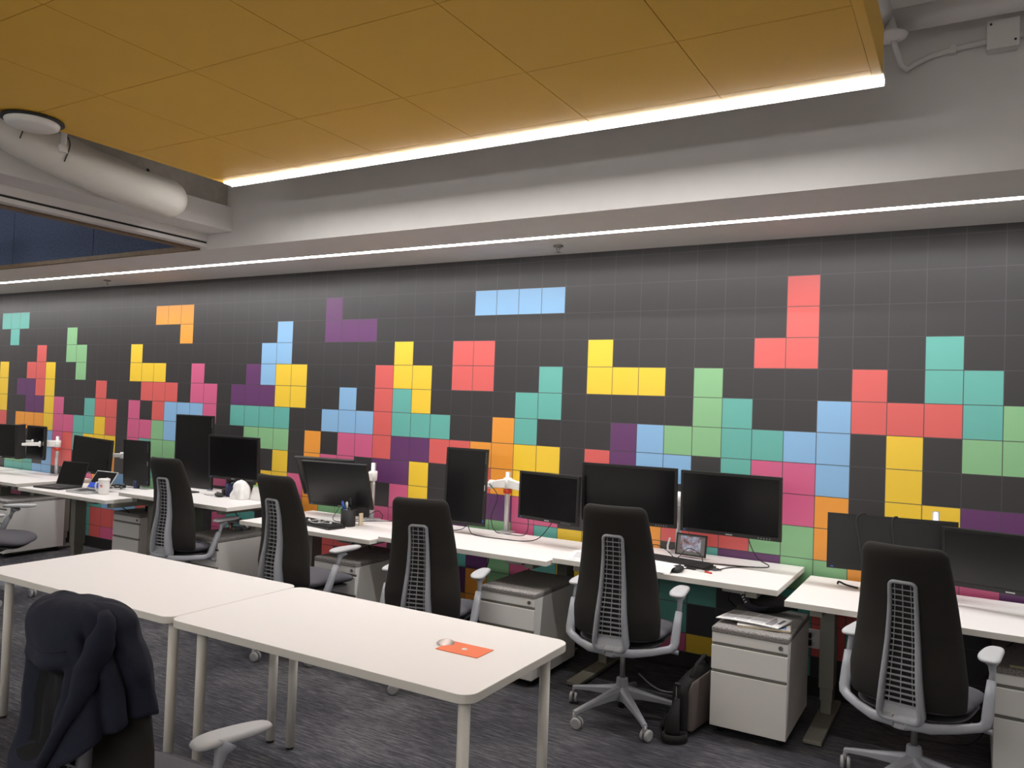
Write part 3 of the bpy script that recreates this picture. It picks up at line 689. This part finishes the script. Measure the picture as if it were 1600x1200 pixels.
b = MB(); b.tube([(-.075, 0, 0), (-.07, 0, 0), (.03, 0, 0)], [.002, .004, .0045], 10); b.build('barrel', 'white_pl', t)
b = MB(); b.tube([(.03, 0, 0), (.075, 0, 0), (.078, 0, 0)], [.005, .005, .003], 10); b.build('cap', 'red_pl', t)
t = empty('notebook', (-.555, -.60, z5+.001), math.radians(-8)); tag(t, 'loose white papers hanging over the desk edge left of the black mouse', 'papers')
b = MB(); b.box(-.12, .12, -.10, .12, 0, .016); b.build('pad', 'paper', t, bevel=.003)
b = MB(); rings = []
for k in range(9):
    y = -.15+.03*k; z = .024+.012*math.sin(k*.7)-(.02 if k == 0 else 0)
    rings.append([(-.02, y, z), (.14, y+.005, z-.003), (.14, y+.005, z-.006), (-.02, y, z-.003)])
b.ring_loft([[Vector(p) for p in r] for r in rings], smooth=False); b.build('top_sheet', 'paper', t)
b = MB(); b.box(-.02, .11, -.16, -.10, .0, .006); b.build('lower_sheet', 'paper', t)
t = empty('sheet_of_paper', (-1.02, -.57, z5+.001), .3); tag(t, 'flat white sheet on the desk left of the middle chair', 'paper')
b = MB(); b.box(-.1, .1, -.14, .14, 0, .0012); b.build('sheet', 'paper', t); b = MB(); b.box(-.08, .08, -.1, .1, .0012, .0016); b.build('printing', 'print_grey', t)
# framed picture / small display
t = empty('picture_frame'); t.matrix_world = rotm(math.radians(-3.7), math.radians(-9), 0, (-.493, -.20, .829)); tag(t, 'small black framed picture standing under the wide right-hand monitor', 'picture frame')
b = MB(); X_, Z_ = .0975, .067
for q in ((-X_, X_, Z_-.009, Z_), (-X_, X_, -Z_, -Z_+.009), (-X_, -X_+.008, -Z_, Z_), (X_-.008, X_, -Z_, Z_)): b.box(q[0], q[1], -.004, .012, q[2], q[3])
b.build('frame', 'black', t, bevel=.001)
b = MB(); b.box(-X_+.006, X_-.006, 0, .010, -Z_+.006, Z_-.006); b.build('mat_board', mat('grey_mat_board', (122, 120, 116), .5), t)
pm = bpy.data.materials.new('abstract_picture'); pm.use_nodes = True; n = pm.node_tree.nodes; l = pm.node_tree.links
tc = n.new('ShaderNodeTexCoord'); tx = n.new('ShaderNodeTexNoise'); tx.inputs['Scale'].default_value = 26; l.new(tc.outputs['Object'], tx.inputs['Vector'])
cr = n.new('ShaderNodeValToRGB'); e_ = cr.color_ramp.elements; e_[0].position = .36; e_[0].color = (*lin((86, 84, 92)), 1); e_[1].position = .62; e_[1].color = (*lin((196, 202, 216)), 1)
x_ = e_.new(.45); x_.color = (*lin((176, 136, 140)), 1); x_ = e_.new(.5); x_.color = (*lin((150, 156, 180)), 1)
l.new(tx.outputs['Fac'], cr.inputs[0]); l.new(cr.outputs[0], n['Principled BSDF'].inputs['Base Color'])
b = MB(); b.box(-.068, .062, -.0012, .002, -.040, .052); b.build('picture', pm, t)
b = MB(); b.box(-.02, .02, .01, .016, -.068, .0, rotm(0, .5, 0)); b.build('stand', 'black', t)
# cable tangles
cable([(-.13, -.3, .95), (-.12, -.22, .86), (-.09, -.17, .79), (-.03, -.16, .757), (-.05, -.22, .754), (-.16, -.27, .754), (-.28, -.30, .754), (-.34, -.35, .757)], .0032, 'black cable dropping from the wide right-hand monitor to the keyboard')
cable([(-.10, -.24, .754), (-.2, -.34, .754), (-.24, -.44, .754), (-.23, -.47, .756), (-.26, -.51, .756), (-.285, -.48, .756), (-.26, -.455, .758), (-.235, -.48, .758), (-.26, -.505, .76)], .003, 'coiled black cable beside the red pen')
cable([(-.78, -.42, .756), (-.70, -.30, .82), (-.63, -.26, .79), (-.55, -.30, .757), (-.47, -.33, .83), (-.40, -.32, .80), (-.37, -.345, .757)], .0025, 'thin black cable looping over the keyboard')
cable([(-.66, -.13, .757), (-.655, -.16, .80), (-.645, -.15, .85)], .006, 'short white cable standing left of the framed picture', m='white_pl')
z4 = .735
cable([(-2.08, -.30, .80), (-2.05, -.30, .742), (-1.95, -.36, .739), (-1.75, -.36, .739), (-1.6, -.33, .739), (-1.5, -.30, .77), (-1.38, -.34, .90)], .0032, 'black cable running along the desk from the upright monitor to the landscape one')
cable([(-1.95, -.24, 1.09), (-1.9, -.2, 1.0), (-1.96, -.18, .85), (-1.93, -.16, .745), (-1.8, -.17, .74), (-1.66, -.22, .76), (-1.60, -.28, .85), (-1.6, -.31, .92)], .003, 'black cable looping down behind the silver pole')
t = cable([(-2.26, -.42, .74), (-2.2, -.36, .745), (-2.12, -.31, .76), (-2.08, -.3, .80)], .003, 'cable with a blue plug under the upright monitor')
b = MB(); b.box(-2.29, -2.245, -.45, -.42, .737, .75); b.build('plug', mat('bright_blue_plug', (60, 150, 220), .4), t, bevel=.003)
z3 = .717
keyboard(-3.14, -.68, z3, math.radians(-10), .45, .15, 'black keyboard with white earphones lying on it')
cable([(-3.22, -.69, .745), (-3.16, -.64, .75), (-3.12, -.70, .745), (-3.07, -.66, .757), (-3.1, -.61, .75), (-3.18, -.62, .75), (-3.2, -.7, .747), (-3.12, -.74, .746), (-3.05, -.72, .75), (-3.0, -.7, .747)], .0022, 'white corded earphones tangled on the keyboard', m='white_pl', name='earphones', cat='earphones')
eo = bpy.data.objects.get('earphones')
for p in ((-3.0, -.70, .751), (-3.07, -.66, .76), (-3.22, -.69, .75)):
    b = MB(); b.lathe([(.002, -.009), (.009, -.006), (.010, .0), (.008, .007), (.002, .009)], p, n=12); b.build('earbud', 'white_pl', eo)
cable([(-3.15, -.45, .83), (-3.2, -.42, .79), (-3.22, -.44, .735), (-3.15, -.47, .722), (-3.08, -.43, .73), (-3.12, -.40, .80), (-3.06, -.38, .83)], .0028, 'black cable loop hanging below the tilted monitor')
cable([(-3.0, -.12, .722), (-2.96, -.17, .76), (-2.95, -.25, .8), (-3.02, -.3, .75), (-3.08, -.36, .722), (-2.9, -.2, .722), (-2.75, -.14, .722)], .003, 'black cable around the pole behind the pen cup')
t = empty('pen_cup', (-2.965, -.555, z3)); tag(t, 'black mesh pen cup holding blue scissors and pens', 'pen cup')
b = MB(); b.lathe([(.052, 0), (.054, .005), (.054, .125), (.051, .125), (.049, .008)], n=28); b.build('cup', 'black_soft', t)
for nm, lab_, p0, p1, r, m in (('scissors', 'blue-handled scissors sticking out of the black pen cup', (.015, -.02, .02), (-.03, -.035, .175), .008, 'blue_pl'), ('pen', 'thick black marker leaning in the black pen cup', (0, 0, .02), (.02, -.01, .20), .010, 'black'), ('pen', 'white marker in the black pen cup', (-.01, .0, .02), (-.005, -.015, .17), .009, 'white_pl'), ('pen', 'second dark marker leaning left in the pen cup', (.01, .01, .02), (.0, .02, .19), .007, 'bezel')):
    q = empty(nm, (-2.965, -.555, z3)); tag(q, lab_, 'pen' if nm == 'pen' else 'scissors')
    b = MB(); b.cyl(p0, Vector(p0).lerp(Vector(p1), .7), r*.8, 10); b.build('shaft', m, q)
    b = MB(); b.tube([Vector(p0).lerp(Vector(p1), .7), p1, Vector(p1)+Vector((.003, 0, .01))], [r*1.2, r*1.5, r*.6], 10, flat=.6); b.build('end', m, q)
# orange pencil pack right of cup
t = empty('pencil_box', (-2.925, -.46, z3)); tag(t, 'tan pencil case standing just right of the pen cup', 'case')
b = MB(); b.box(-.006, .006, -.02, .02, 0, .09); b.build('body', 'cream', t, bevel=.003)
z2 = .80
t = empty('plastic_bag', (-4.175, -.50, z2)); tag(t, 'crumpled white plastic bag on the raised desk', 'bag')
b = MB(); rings = []
for k in range(15):
    s = k/14; z = .158*s; base = (1-s**2.6)**.55
    ring = []
    for j in range(40):
        a = 2*PI*j/40; nz = noise.noise(Vector((math.cos(a)*1.6, math.sin(a)*1.6, s*3)))*.24+noise.noise(Vector((math.cos(a)*5, math.sin(a)*5, s*2+4)))*.09
        r = (base+.02)*(1+nz*(1-.3*s)); ring.append(Vector((math.cos(a)*.082*r+.012*s*0, math.sin(a)*.07*r, z)))
    rings.append(ring)
b.ring_loft(rings); b.build('body', 'bag', t)
t = empty('plastic_bag', (-4.03, -.44, z2)); tag(t, 'white and green wrapper right of the crumpled plastic bag', 'wrapper')
b = MB(); rings = []
for k in range(9):
    s = k/8; ring = []
    for j in range(28):
        a = 2*PI*j/28; r = (1-.5*s)*(1+noise.noise(Vector((math.cos(a)*2+9, math.sin(a)*2, s*3)))*.25); ring.append(Vector((math.cos(a)*.11*r, math.sin(a)*.05*r, .115*s)))
    rings.append(ring)
b.ring_loft(rings); b.build('body', 'bag', t)
b = MB(); b.tube([(-.05, -.01, .112), (.0, -.02, .122), (.06, -.015, .125), (.09, 0, .12)], [.012, .02, .018, .006], 10, flat=.5); b.build('green_edge', 'green', t)
def tumbler(x, y, z, h, r, lab, band=False):
    t = empty('tumbler', (x, y, z)); tag(t, lab, 'tumbler')
    b = MB(); b.lathe([(r*.78, 0), (r*.82, .004), (r, h), (r*.94, h), (r*.76, .01)], n=28); b.build('cup', 'navy', t)
    if band: b = MB(); b.lathe([(r*.875, h*.32), (r*.895, h*.38)], n=28, cap=False); b.build('band', 'cream', t)
    return t
tumbler(-4.352, -.463, z2, .115, .038, 'navy tumbler stuffed with pens left of the plastic bag')
t = empty('pouch', (-4.352, -.455, z2+.105)); tag(t, 'dark pouch with a yellow stripe poking out of the navy tumbler', 'pouch')
b = MB(); b.tube([(-.03, 0, -.03), (-.035, 0, .02), (.03, .0, .045), (.05, .0, .03)], [.02, .026, .02, .01], 10, flat=.6); b.build('body', 'black_soft', t)
b = MB(); b.box(-.012, .022, -.027, -.022, -.002, .008); b.build('stripe', mat('yellow_stripe', (216, 168, 50), .6), t)
mouse(-4.405, -.53, z2, math.radians(70), 'black mouse on the raised desk in front of the dark tin')
t = empty('tin', (-4.45, -.42, z2)); tag(t, 'dark round tin between the tall monitor and the navy tumbler', 'tin')
b = MB(); b.lathe([(.034, 0), (.036, .003), (.036, .05), (.03, .056)], n=24); b.build('body', mat('dark_brown_tin', (58, 44, 42), .4), t)
cable([(-4.47, -.53, .803), (-4.52, -.54, .803), (-4.6, -.52, .803)], .0018, 'mouse lead on the raised desk')
cable([(-4.64, -.25, .93), (-4.58, -.28, .87), (-4.62, -.3, .82), (-4.72, -.32, .805), (-4.8, -.33, .803)], .003, 'black cable curling beside the tall monitor')
cable([(-4.42, -.3, .93), (-4.48, -.31, .88), (-4.6, -.32, .825), (-4.72, -.33, .806)], .0035, 'white cable below the landscape monitor over the bag', m='white_pl')
t = empty('phone', (-4.80, -.50, z2)); tag(t, 'flat dark phone under the tall upright monitor', 'phone')
b = MB(); b.box(-.07, .07, -.035, .035, 0, .01); b.build('body', 'black_soft', t, bevel=.002)
z1 = .735
t = empty('mug', (-5.60, -.775, z1)); tag(t, 'white lidded mug with handle and small red print beside a laptop', 'mug')
b = MB(); b.lathe([(.040, 0), (.043, .004), (.045, .10), (.043, .112), (.048, .114), (.049, .132), (.044, .136), (.01, .137)], n=32); b.build('body', 'white_pl', t)
b = MB(); b.tube([(-.04, -.022, .105), (-.06, -.034, .10), (-.067, -.038, .07), (-.060, -.034, .035), (-.038, -.02, .025)], .0075, 10); b.build('handle', 'white_pl', t)
b = MB()
for k in range(4): b.box(.012+.006*k, .0165+.006*k, -.0458+.0016*k, -.0440+.0016*k, .073, .084)
for k in range(5): b.box(.011+.0055*k, .0145+.0055*k, -.0458+.0016*k, -.0440+.0016*k, .064, .068)
b.build('red_print', 'red_pl', t)
b = MB(); b.tube([(.02, 0, .135), (.034, .0, .143), (.042, .005, .145)], .004, 8); b.build('straw_tab', 'white_pl', t)
def laptop(x, y, rz, W, D, ang, lab, shell, scr='screen', low_blue=False):
    t = empty('laptop', (x, y, z1), rz); tag(t, lab, 'laptop')
    b = MB(); b.box(-W/2, W/2, -D/2, D/2, .002, .018); b.build('base', shell, t, bevel=.003)
    b = MB(); b.box(-W/2+.02, W/2-.02, -.02, D/2-.02, .018, .0195); o = b.build('keyboard_deck', 'black_soft', t)
    b = MB(); b.box(-.05, .05, -D/2+.01, -.03, .018, .019); b.build('touchpad', 'chair_mech', t)
    m = rotm(0, -ang, 0, (0, D/2-.004, .016)); H = D*.95
    b = MB(); b.box(-W/2, W/2, -.001, .007, 0, H, m); l_ = b.build('lid', shell, t, bevel=.002)
    b = MB(); b.box(-W/2+.01, W/2-.01, -.003, -.001, .015, H-.01, m); b.build('screen', scr, l_)
    if low_blue: b = MB(); b.box(-W/2+.01, W/2-.06, -.004, -.003, .015, .065, m); b.build('blue_panel', mat('blue_lit_panel', (40, 80, 200), .4), l_)
    return t
laptop(-6.28, -.79, math.radians(8), .34, .235, math.radians(18), 'open black laptop on the desk with the white mug', 'bezel')
laptop(-5.815, -.80, math.radians(3), .29, .20, math.radians(34), 'open silver laptop beside the white mug', 'alu', low_blue=True)
for k in range(3):
    pass
P_ = []
for k in range(26):
    a = k*.9; P_.append((-5.87+.085*math.cos(a)*(1+.2*math.sin(k*1.7)), -.50+.07*math.sin(a*1.13), z1+.008+.03*abs(math.sin(k*.61))))
cable(P_, .0042, 'tangle of black cables under the small upright monitor', sub=5)
t = empty('power_adapter', (-5.84, -.60, z1)); tag(t, 'white plug in front of the tangle of black cables', 'plug'); b = MB(); b.box(-.02, .02, -.012, .012, 0, .025); b.build('body', 'white_pl', t, bevel=.003)
tumbler(-5.545, -.36, .5525, .16, .042, 'dark blue tumbler standing on the pedestal cushion under the desks', True)
tumbler(-5.80, -.32, z1, .075, .032, 'small blue cup near the cable tangle')
t = empty('white_box', (-6.02, -.53, z1)); tag(t, 'small white box behind the open black laptop', 'box'); b = MB(); b.box(-.03, .03, -.02, .02, 0, .035); b.build('body', 'white_pl', t, bevel=.002)

# orange card and clear film on the table
t = empty('envelope', (-.624, -2.524, .7405)); tag(t, 'orange card envelope with a white round seal on the white table', 'envelope')
b = MB(); b.box(-.092, .092, -.058, .058, 0, .0022); b.build('card', 'orange', t)
b = MB(); b.lathe([(.002, .0022), (.011, .0022), (.0105, .003), (.002, .0032)], n=24); b.build('seal', 'white_pl', t)
t = empty('sticker', (-.722, -2.508, .7405), .4); tag(t, 'pale translucent round sticker curling beside the orange envelope', 'sticker')
b = MB(); rings = []
for k in range(9):
    a = -1+2*k/8; hw = .034*math.sqrt(max(.02, 1-a*a)); z = .0015+.009*((a+1)/2)**2
    rings.append([Vector((-hw, a*.034, z)), Vector((0, a*.034, z-.001)), Vector((hw, a*.034, z)), Vector((0, a*.034, z+.0008))])
b.ring_loft(rings); b.build('film', 'pinkish', t)

# newspapers and magazine on the right pedestal
zp = .5525
t = empty('magazine', (.085, -.73, zp), math.radians(10)); tag(t, 'cream edged magazine with a blue patch under the newspaper', 'magazine')
b = MB(); b.box(-.14, .125, -.10, .09, 0, .010); b.build('pages', 'cream', t, bevel=.003)
b = MB(); b.box(-.14, .12, -.10, .09, .010, .012); b.box(.06, .10, -.09, -.03, .012, .0126, mi=1); b.build('cover', ['paper', mat('blue_print', (110, 130, 175), .7)], t)
t = empty('newspaper', (.025, -.735, zp+.013), math.radians(-5)); tag(t, 'folded printed newspaper on top of the cushioned pedestal by the satchel', 'newspaper')
b = MB(); rings = []
def zn(u): return .006+.012*math.sin(u*2.2+.4)*(1-.3*u)
N_ = 16
for k in range(N_+1):
    u = k/N_; x = -.17+.32*u; z = zn(u)
    rings.append([Vector((x, -.105+.01*u, z)), Vector((x+.02, .10, z+.004)), Vector((x+.02, .10, z-.003)), Vector((x, -.105+.01*u, z-.004))])
b.ring_loft(rings, smooth=False); b.build('sheets', 'paper', t)
b = MB()
def patch(u0, u1, v0, v1, mi):
    for k in range(6):
        a, c = u0+(u1-u0)*k/6, u0+(u1-u0)*(k+1)/6
        def P(u, v): return (-.17+.32*u+.02*v, -.105+.01*u*(1-v)+.205*v, zn(u)+.004*v+.0012)
        b.quad([P(a, v0), P(c, v0), P(c, v1), P(a, v1)], mi)
for i, (u0, u1) in enumerate(((.06, .26), (.29, .49), (.52, .74))):
    patch(u0, u1, .10, .52, 0); patch(u0, u1, .58, .95, 0)
for k in range(4): patch(.77+.03*k, .785+.03*k, .1, .85-.1*k, 1)
patch(.90, .95, .35, .8, 1)
b.build('printing', ['print_grey', 'print_dark'], t)
# black bag and strap behind the newspaper
t = empty('black_bag', (.03, -.46, zp)); tag(t, 'black bag lying under the desk behind the newspaper with a lettered strap', 'bag')
b = MB(); rings = []
for k in range(11):
    s = k/10; ring = []
    for j in range(26):
        a = 2*PI*j/26; r = 1+noise.noise(Vector((math.cos(a)*1.5, math.sin(a)*1.5, s*2)))*.3
        ring.append(Vector((-.12+.28*s, math.cos(a)*.09*r*(.5+.5*math.sin(PI*min(1, s+.15))), .06+math.sin(a)*.055*r*(.4+.6*math.sin(PI*min(1, s+.1))))))
    rings.append(ring)
b.ring_loft(rings); b.build('body', 'satchel', t)
b = MB(); P2 = [(-.13, -.13, .16), (-.11, -.14, .125), (-.085, -.15, .09), (-.07, -.155, .06), (-.03, -.14, .045), (.02, -.1, .05)]
rings = [[Vector(p)+Vector(d) for d in ((-.012, 0, -.016), (.014, 0, .014), (.014, .006, .014), (-.012, .006, -.016))] for p in P2]; b.ring_loft(rings); b.build('strap', mat('dark_navy_strap', (40, 38, 50), .8), t)
b = MB()
for k, ch in enumerate('SIIIX'):
    m = rotm(0, 0, math.radians(-38), (-.112+.0085*k, -.160-.003*k, .130-.012*k))
    b.box(-.005, .005, -.001, .001, -.0012, .0012, m)
    b.box(-.006, -.003, -.001, .001, -.004, .004, m)
    if k % 2 == 0: b.box(.003, .006, -.001, .001, -.004, .004, m)
b.build('strap_lettering', 'white_pl', t)
t = empty('sticker', (1.21, -.72, .5523)); tag(t, 'pale yellow paper label on the rightmost pedestal cushion', 'label'); b = MB(); b.box(-.045, .06, -.02, .018, 0, .001); b.build('label_paper', 'note', t)

# clear box on the pedestal under the raised desk
t = empty('clear_box', (-4.17, -.50, .5525), math.radians(8)); tag(t, 'clear plastic box with a pale lid on the cushion under the raised desk', 'box')
b = MB(); b.ring_loft([[Vector((x, y, 0)) for x, y in rrect(-.07, .07, -.045, .045, .012, 3)], [Vector((x, y, .06)) for x, y in rrect(-.09, .09, -.06, .06, .015, 3)]]); b.build('tub', 'clear', t)
b = MB(); prism(b, rrect(-.1, .1, -.07, .07, .015, 4), .06, .07); b.build('lid', mat('pale_grey_lid', (180, 184, 192), .4), t)

# outlets
def outlet(x, z, w_, h_, lab, plug=True):
    t = empty('power_outlet', (x, -.001, z)); tag(t, lab, 'outlet')
    b = MB(); b.box(-w_/2, w_/2, -.02, 0, -h_/2, h_/2); b.build('plate', 'white_pl', t, bevel=.003)
    b = MB()
    for px in (-w_/4, w_/4):
        for pz in (-h_/4, h_/4):
            b.box(px-.008, px-.005, -.0212, -.0195, pz, pz+.008); b.box(px+.005, px+.008, -.0212, -.0195, pz, pz+.008); b.cyl((px, -.0212, pz-.008), (px, -.0195, pz-.008), .003, 8)
    b.build('sockets', 'print_dark', t)
    if plug: b = MB(); b.box(-w_/2-.01, -w_/2+.025, -.05, -.02, -h_/3, -.005); b.box(-w_/2-.01, -w_/2+.025, -.05, -.02, .008, h_/3); b.build('plug', 'black', t, bevel=.004)
outlet(.235, .335, .12, .11, 'white double socket plate beside the right end desk leg')
outlet(-2.42, .30, .12, .11, 'white socket plate seen past the orange wall squares behind a chair arm')
outlet(-7.14, .35, .075, .10, 'white socket plate behind the leg of the desk with the laptops', False)
cable([(-2.5, -.03, .33), (-2.54, -.06, .25), (-2.52, -.10, .5), (-2.47, -.12, .66), (-2.4, -.16, .69)], .006, 'black power lead rising from the socket behind a chair arm')
cable([(-2.1, -.05, .66), (-2.06, -.03, .5), (-2.12, -.05, .35), (-2.0, -.06, .2)], .004, 'black lead hanging down in front of the green wall squares')
cable([(-.75, -.35, .03), (-.55, -.5, .012), (-.35, -.42, .03), (-.2, -.3, .1), (-.15, -.2, .3)], .005, 'grey lead drooping beneath the middle desk', m='chair_grey')
cable([(.52, -.2, .02), (.7, -.35, .008), (1.0, -.3, .008), (1.1, -.2, .1)], .004, 'dark lead on the carpet beneath the right end desk')

# cables over right monitor
cable([(.505, -.26, 1.05), (.50, -.275, 1.125), (.475, -.33, 1.13), (.462, -.345, 1.09), (.48, -.365, 1.0), (.50, -.38, .9), (.52, -.37, .86)], .0035, 'left black cable hanging over the top of the low monitor')
cable([(.66, -.24, 1.05), (.66, -.26, 1.122), (.64, -.31, 1.125), (.635, -.325, 1.08), (.65, -.345, .98), (.66, -.36, .9)], .0035, 'right black cable hanging over the top of the low monitor')
cable([(.36, -.22, .72), (.37, -.24, .735), (.41, -.25, .724), (.47, -.27, .72)], .006, 'black cable end lying on the right end desk')

# ------------------------------------------------------------------ satchel on the floor
t = empty('satchel', (-.238, -.87, 0), math.radians(-8)); t.scale = (.72, 1, 1); tag(t, 'black and grey satchel leaning against the pedestal with the newspapers', 'satchel')
def ringbox(cx, y, zc, hw, hh, e=4, n=28):
    out = []
    for k in range(n):
        a = 2*PI*k/n; c, s = math.cos(a), math.sin(a)
        out.append(Vector((cx+math.copysign(abs(c)**(2/e), c)*hw, y, zc+math.copysign(abs(s)**(2/e), s)*hh)))
    return out
b = MB(); b.ring_loft([ringbox(0, -.20, .12, .03, .10), ringbox(0, -.19, .135, .055, .13), ringbox(0, -.05, .15, .065, .145), ringbox(.0, .12, .16, .06, .155), ringbox(0, .18, .16, .03, .13)]); b.build('body', 'satchel', t)
b = MB(); b.ring_loft([ringbox(.06, -.17, .14, .006, .10), ringbox(.066, -.14, .15, .010, .125), ringbox(.07, .08, .16, .012, .13), ringbox(.066, .13, .16, .006, .11)]); b.build('grey_pocket', 'satchel_grey', t)
b = MB(); b.tube([(-.02, -.197, .255), (-.012, -.205, .20), (-.012, -.206, .10)], .003, 6); b.box(-.018, -.006, -.214, -.206, .175, .205); b.box(-.03, .01, -.20, -.19, .268, .274); b.build('zip', 'steel', t)
b = MB(); rg = []
for p, wd in (((.03, -.10, .29), 0), ((.035, -.05, .34), 0), ((.035, .05, .37), 0), ((.03, .1, .31), 0)):
    rg.append([Vector(p)+Vector(d) for d in ((-.014, 0, -.002), (.014, 0, -.002), (.014, 0, .003), (-.014, 0, .003))])
b.ring_loft(rg); b.build('handle', 'satchel', t)
def strap(pts, wv, nm):
    b = MB(); P = [Vector(p) for p in pts]; out = []
    for i in range(len(P)-1):
        p0, p1, p2, p3 = P[max(i-1, 0)], P[i], P[i+1], P[min(i+2, len(P)-1)]
        for k in range(5):
            s = k/5; out.append(.5*((2*p1)+(-p0+p2)*s+(2*p0-5*p1+4*p2-p3)*s*s+(-p0+3*p1-3*p2+p3)*s**3))
    out.append(P[-1]); rg = []
    for i, p in enumerate(out):
        d = (out[min(i+1, len(out)-1)]-out[max(i-1, 0)]).normalized(); up = Vector((0, 0, 1)) if abs(d.z) < .75 else Vector((1, 0, 0)); sd = d.cross(up).normalized()*.0025; w2 = up*wv
        rg.append([p-w2-sd, p+w2-sd, p+w2+sd, p-w2+sd])
    b.ring_loft(rg); b.build(nm, 'satchel', t)
strap([(-.02, -.2, .16), (-.07, -.22, .10), (-.09, -.25, .04), (-.04, -.30, .024), (.04, -.29, .024), (.085, -.24, .024), (.07, -.2, .024), (.0, -.215, .024), (-.03, -.23, .06), (0, -.21, .12)], .021, 'shoulder_strap')
b = MB(); b.tube([(-.005, -.20, .2), (-.01, -.235, .12), (-.01, -.25, .05), (.0, -.24, .02)], [.02, .045, .055, .04], 14, flat=.5); b.build('flap', 'satchel', t)

# ------------------------------------------------------------------ navy sweatshirt on the near chair
ch = CHAIRS[6]; mt = Matrix.Translation((ch[0], ch[1], 0)) @ Matrix.Rotation(math.radians(ch[2]), 4, 'Z')
t = empty('sweatshirt', (ch[0], ch[1], 0), math.radians(ch[2])); tag(t, 'navy sweatshirt draped over the back of the near left chair', 'sweatshirt')
b = MB(); dz = ch[3]; rings = []
# closed outer shape round the backrest, from the crown down to an uneven hem, with the open bottom of the shirt at the rear left
NR, NA = 34, 110
def sstep(x, a, b): x = max(0, min(1, (x-a)/(b-a))); return x*x*(3-2*x)
def opening(s, a):
    d = math.degrees(a) % 360
    return sstep(d, 230, 240)*(1-sstep(d, 284-24*(s-.5), 291-24*(s-.5)))*sstep(s, .42, .50)*(1-sstep(s, .90, .96))
def shirt(s, a):
    ca, sa = math.cos(a), math.sin(a); rear = max(0, -sa); left = max(0, -ca)
    zt = 1.135+dz
    drop = .29+.14*rear**1.5+.05*left+.015*math.sin(a*3+1)
    z = zt-.008-drop*s**1.15
    v = min(1, s*4.5); puff = (1-(1-v)**2)**.5
    hx = (.062+.103*puff+.05*s); hy = (.015+.05*puff+.075*s**.8*rear+.02*s*max(0, sa))
    fold = .05*math.sin(5.0*a+5*s+1)*s**.8+.03*math.sin(9*a-7*s)*s+.07*noise.noise(Vector((ca*2, sa*2, s*4)))*min(1, s*3)
    crease = -.05*math.exp(-((math.degrees(a) % 360-305-20*s)/5)**2)*sstep(s, .1, .3)-.045*math.exp(-((math.degrees(a) % 360-330-25*s)/6)**2)*sstep(s, .2, .4)
    r = 1+fold+crease*3-.40*opening(s, a)
    band = .035*math.exp(-((s-.40)/.03)**2)*(1 if 225 < math.degrees(a) % 360 < 294 else 0)
    yc = yback(max(.5, z-dz))+.035+(z-dz-.45)*.079+(.03 if sa > 0 else 0)*puff
    return Vector((ca*hx*(r+band), yc+sa*hy*(r*1.1+band*2), z+.010*noise.noise(Vector((ca*3, sa, 1)))))
for i in range(NR+1):
    s = i/NR; rings.append([shirt(max(.004, s), 2*PI*k/NA) for k in range(NA)])
R = b.ring_loft(rings, cap=False); b.bm.faces.new(R[0][::-1]).smooth = True
b.bm.faces.ensure_lookup_table()
idx = 0
for i in range(NR):
    for k in range(NA):
        if opening((i+.5)/NR, 2*PI*(k+.5)/NA) > .5: b.bm.faces[idx].material_index = 1
        idx += 1
o = b.build('body', ['hoodie', 'hoodie_in'], t)
sm = o.modifiers.new('solid', 'SOLIDIFY'); sm.thickness = .004; sm.offset = 1
# sleeve folded diagonally across the rear
b = MB(); pts = []
for k in range(15):
    u = k/14; a = math.radians(345-62*u); p = shirt(.06+.9*u, a); pts.append(p+Vector((math.cos(a)*.004, math.sin(a)*.016, 0)))
b.tube(pts, [.016+.022*math.sin(PI*min(1, k/11))*(1+.15*math.sin(k*1.9)) for k in range(15)], 16, flat=.75); b.build('sleeve', 'hoodie', t)
b = MB(); b.tube([shirt(.33, math.radians(232+k*5))+Vector((0, -.003, 0)) for k in range(13)], .003, 6); b.build('hem_seam', 'hoodie', t)
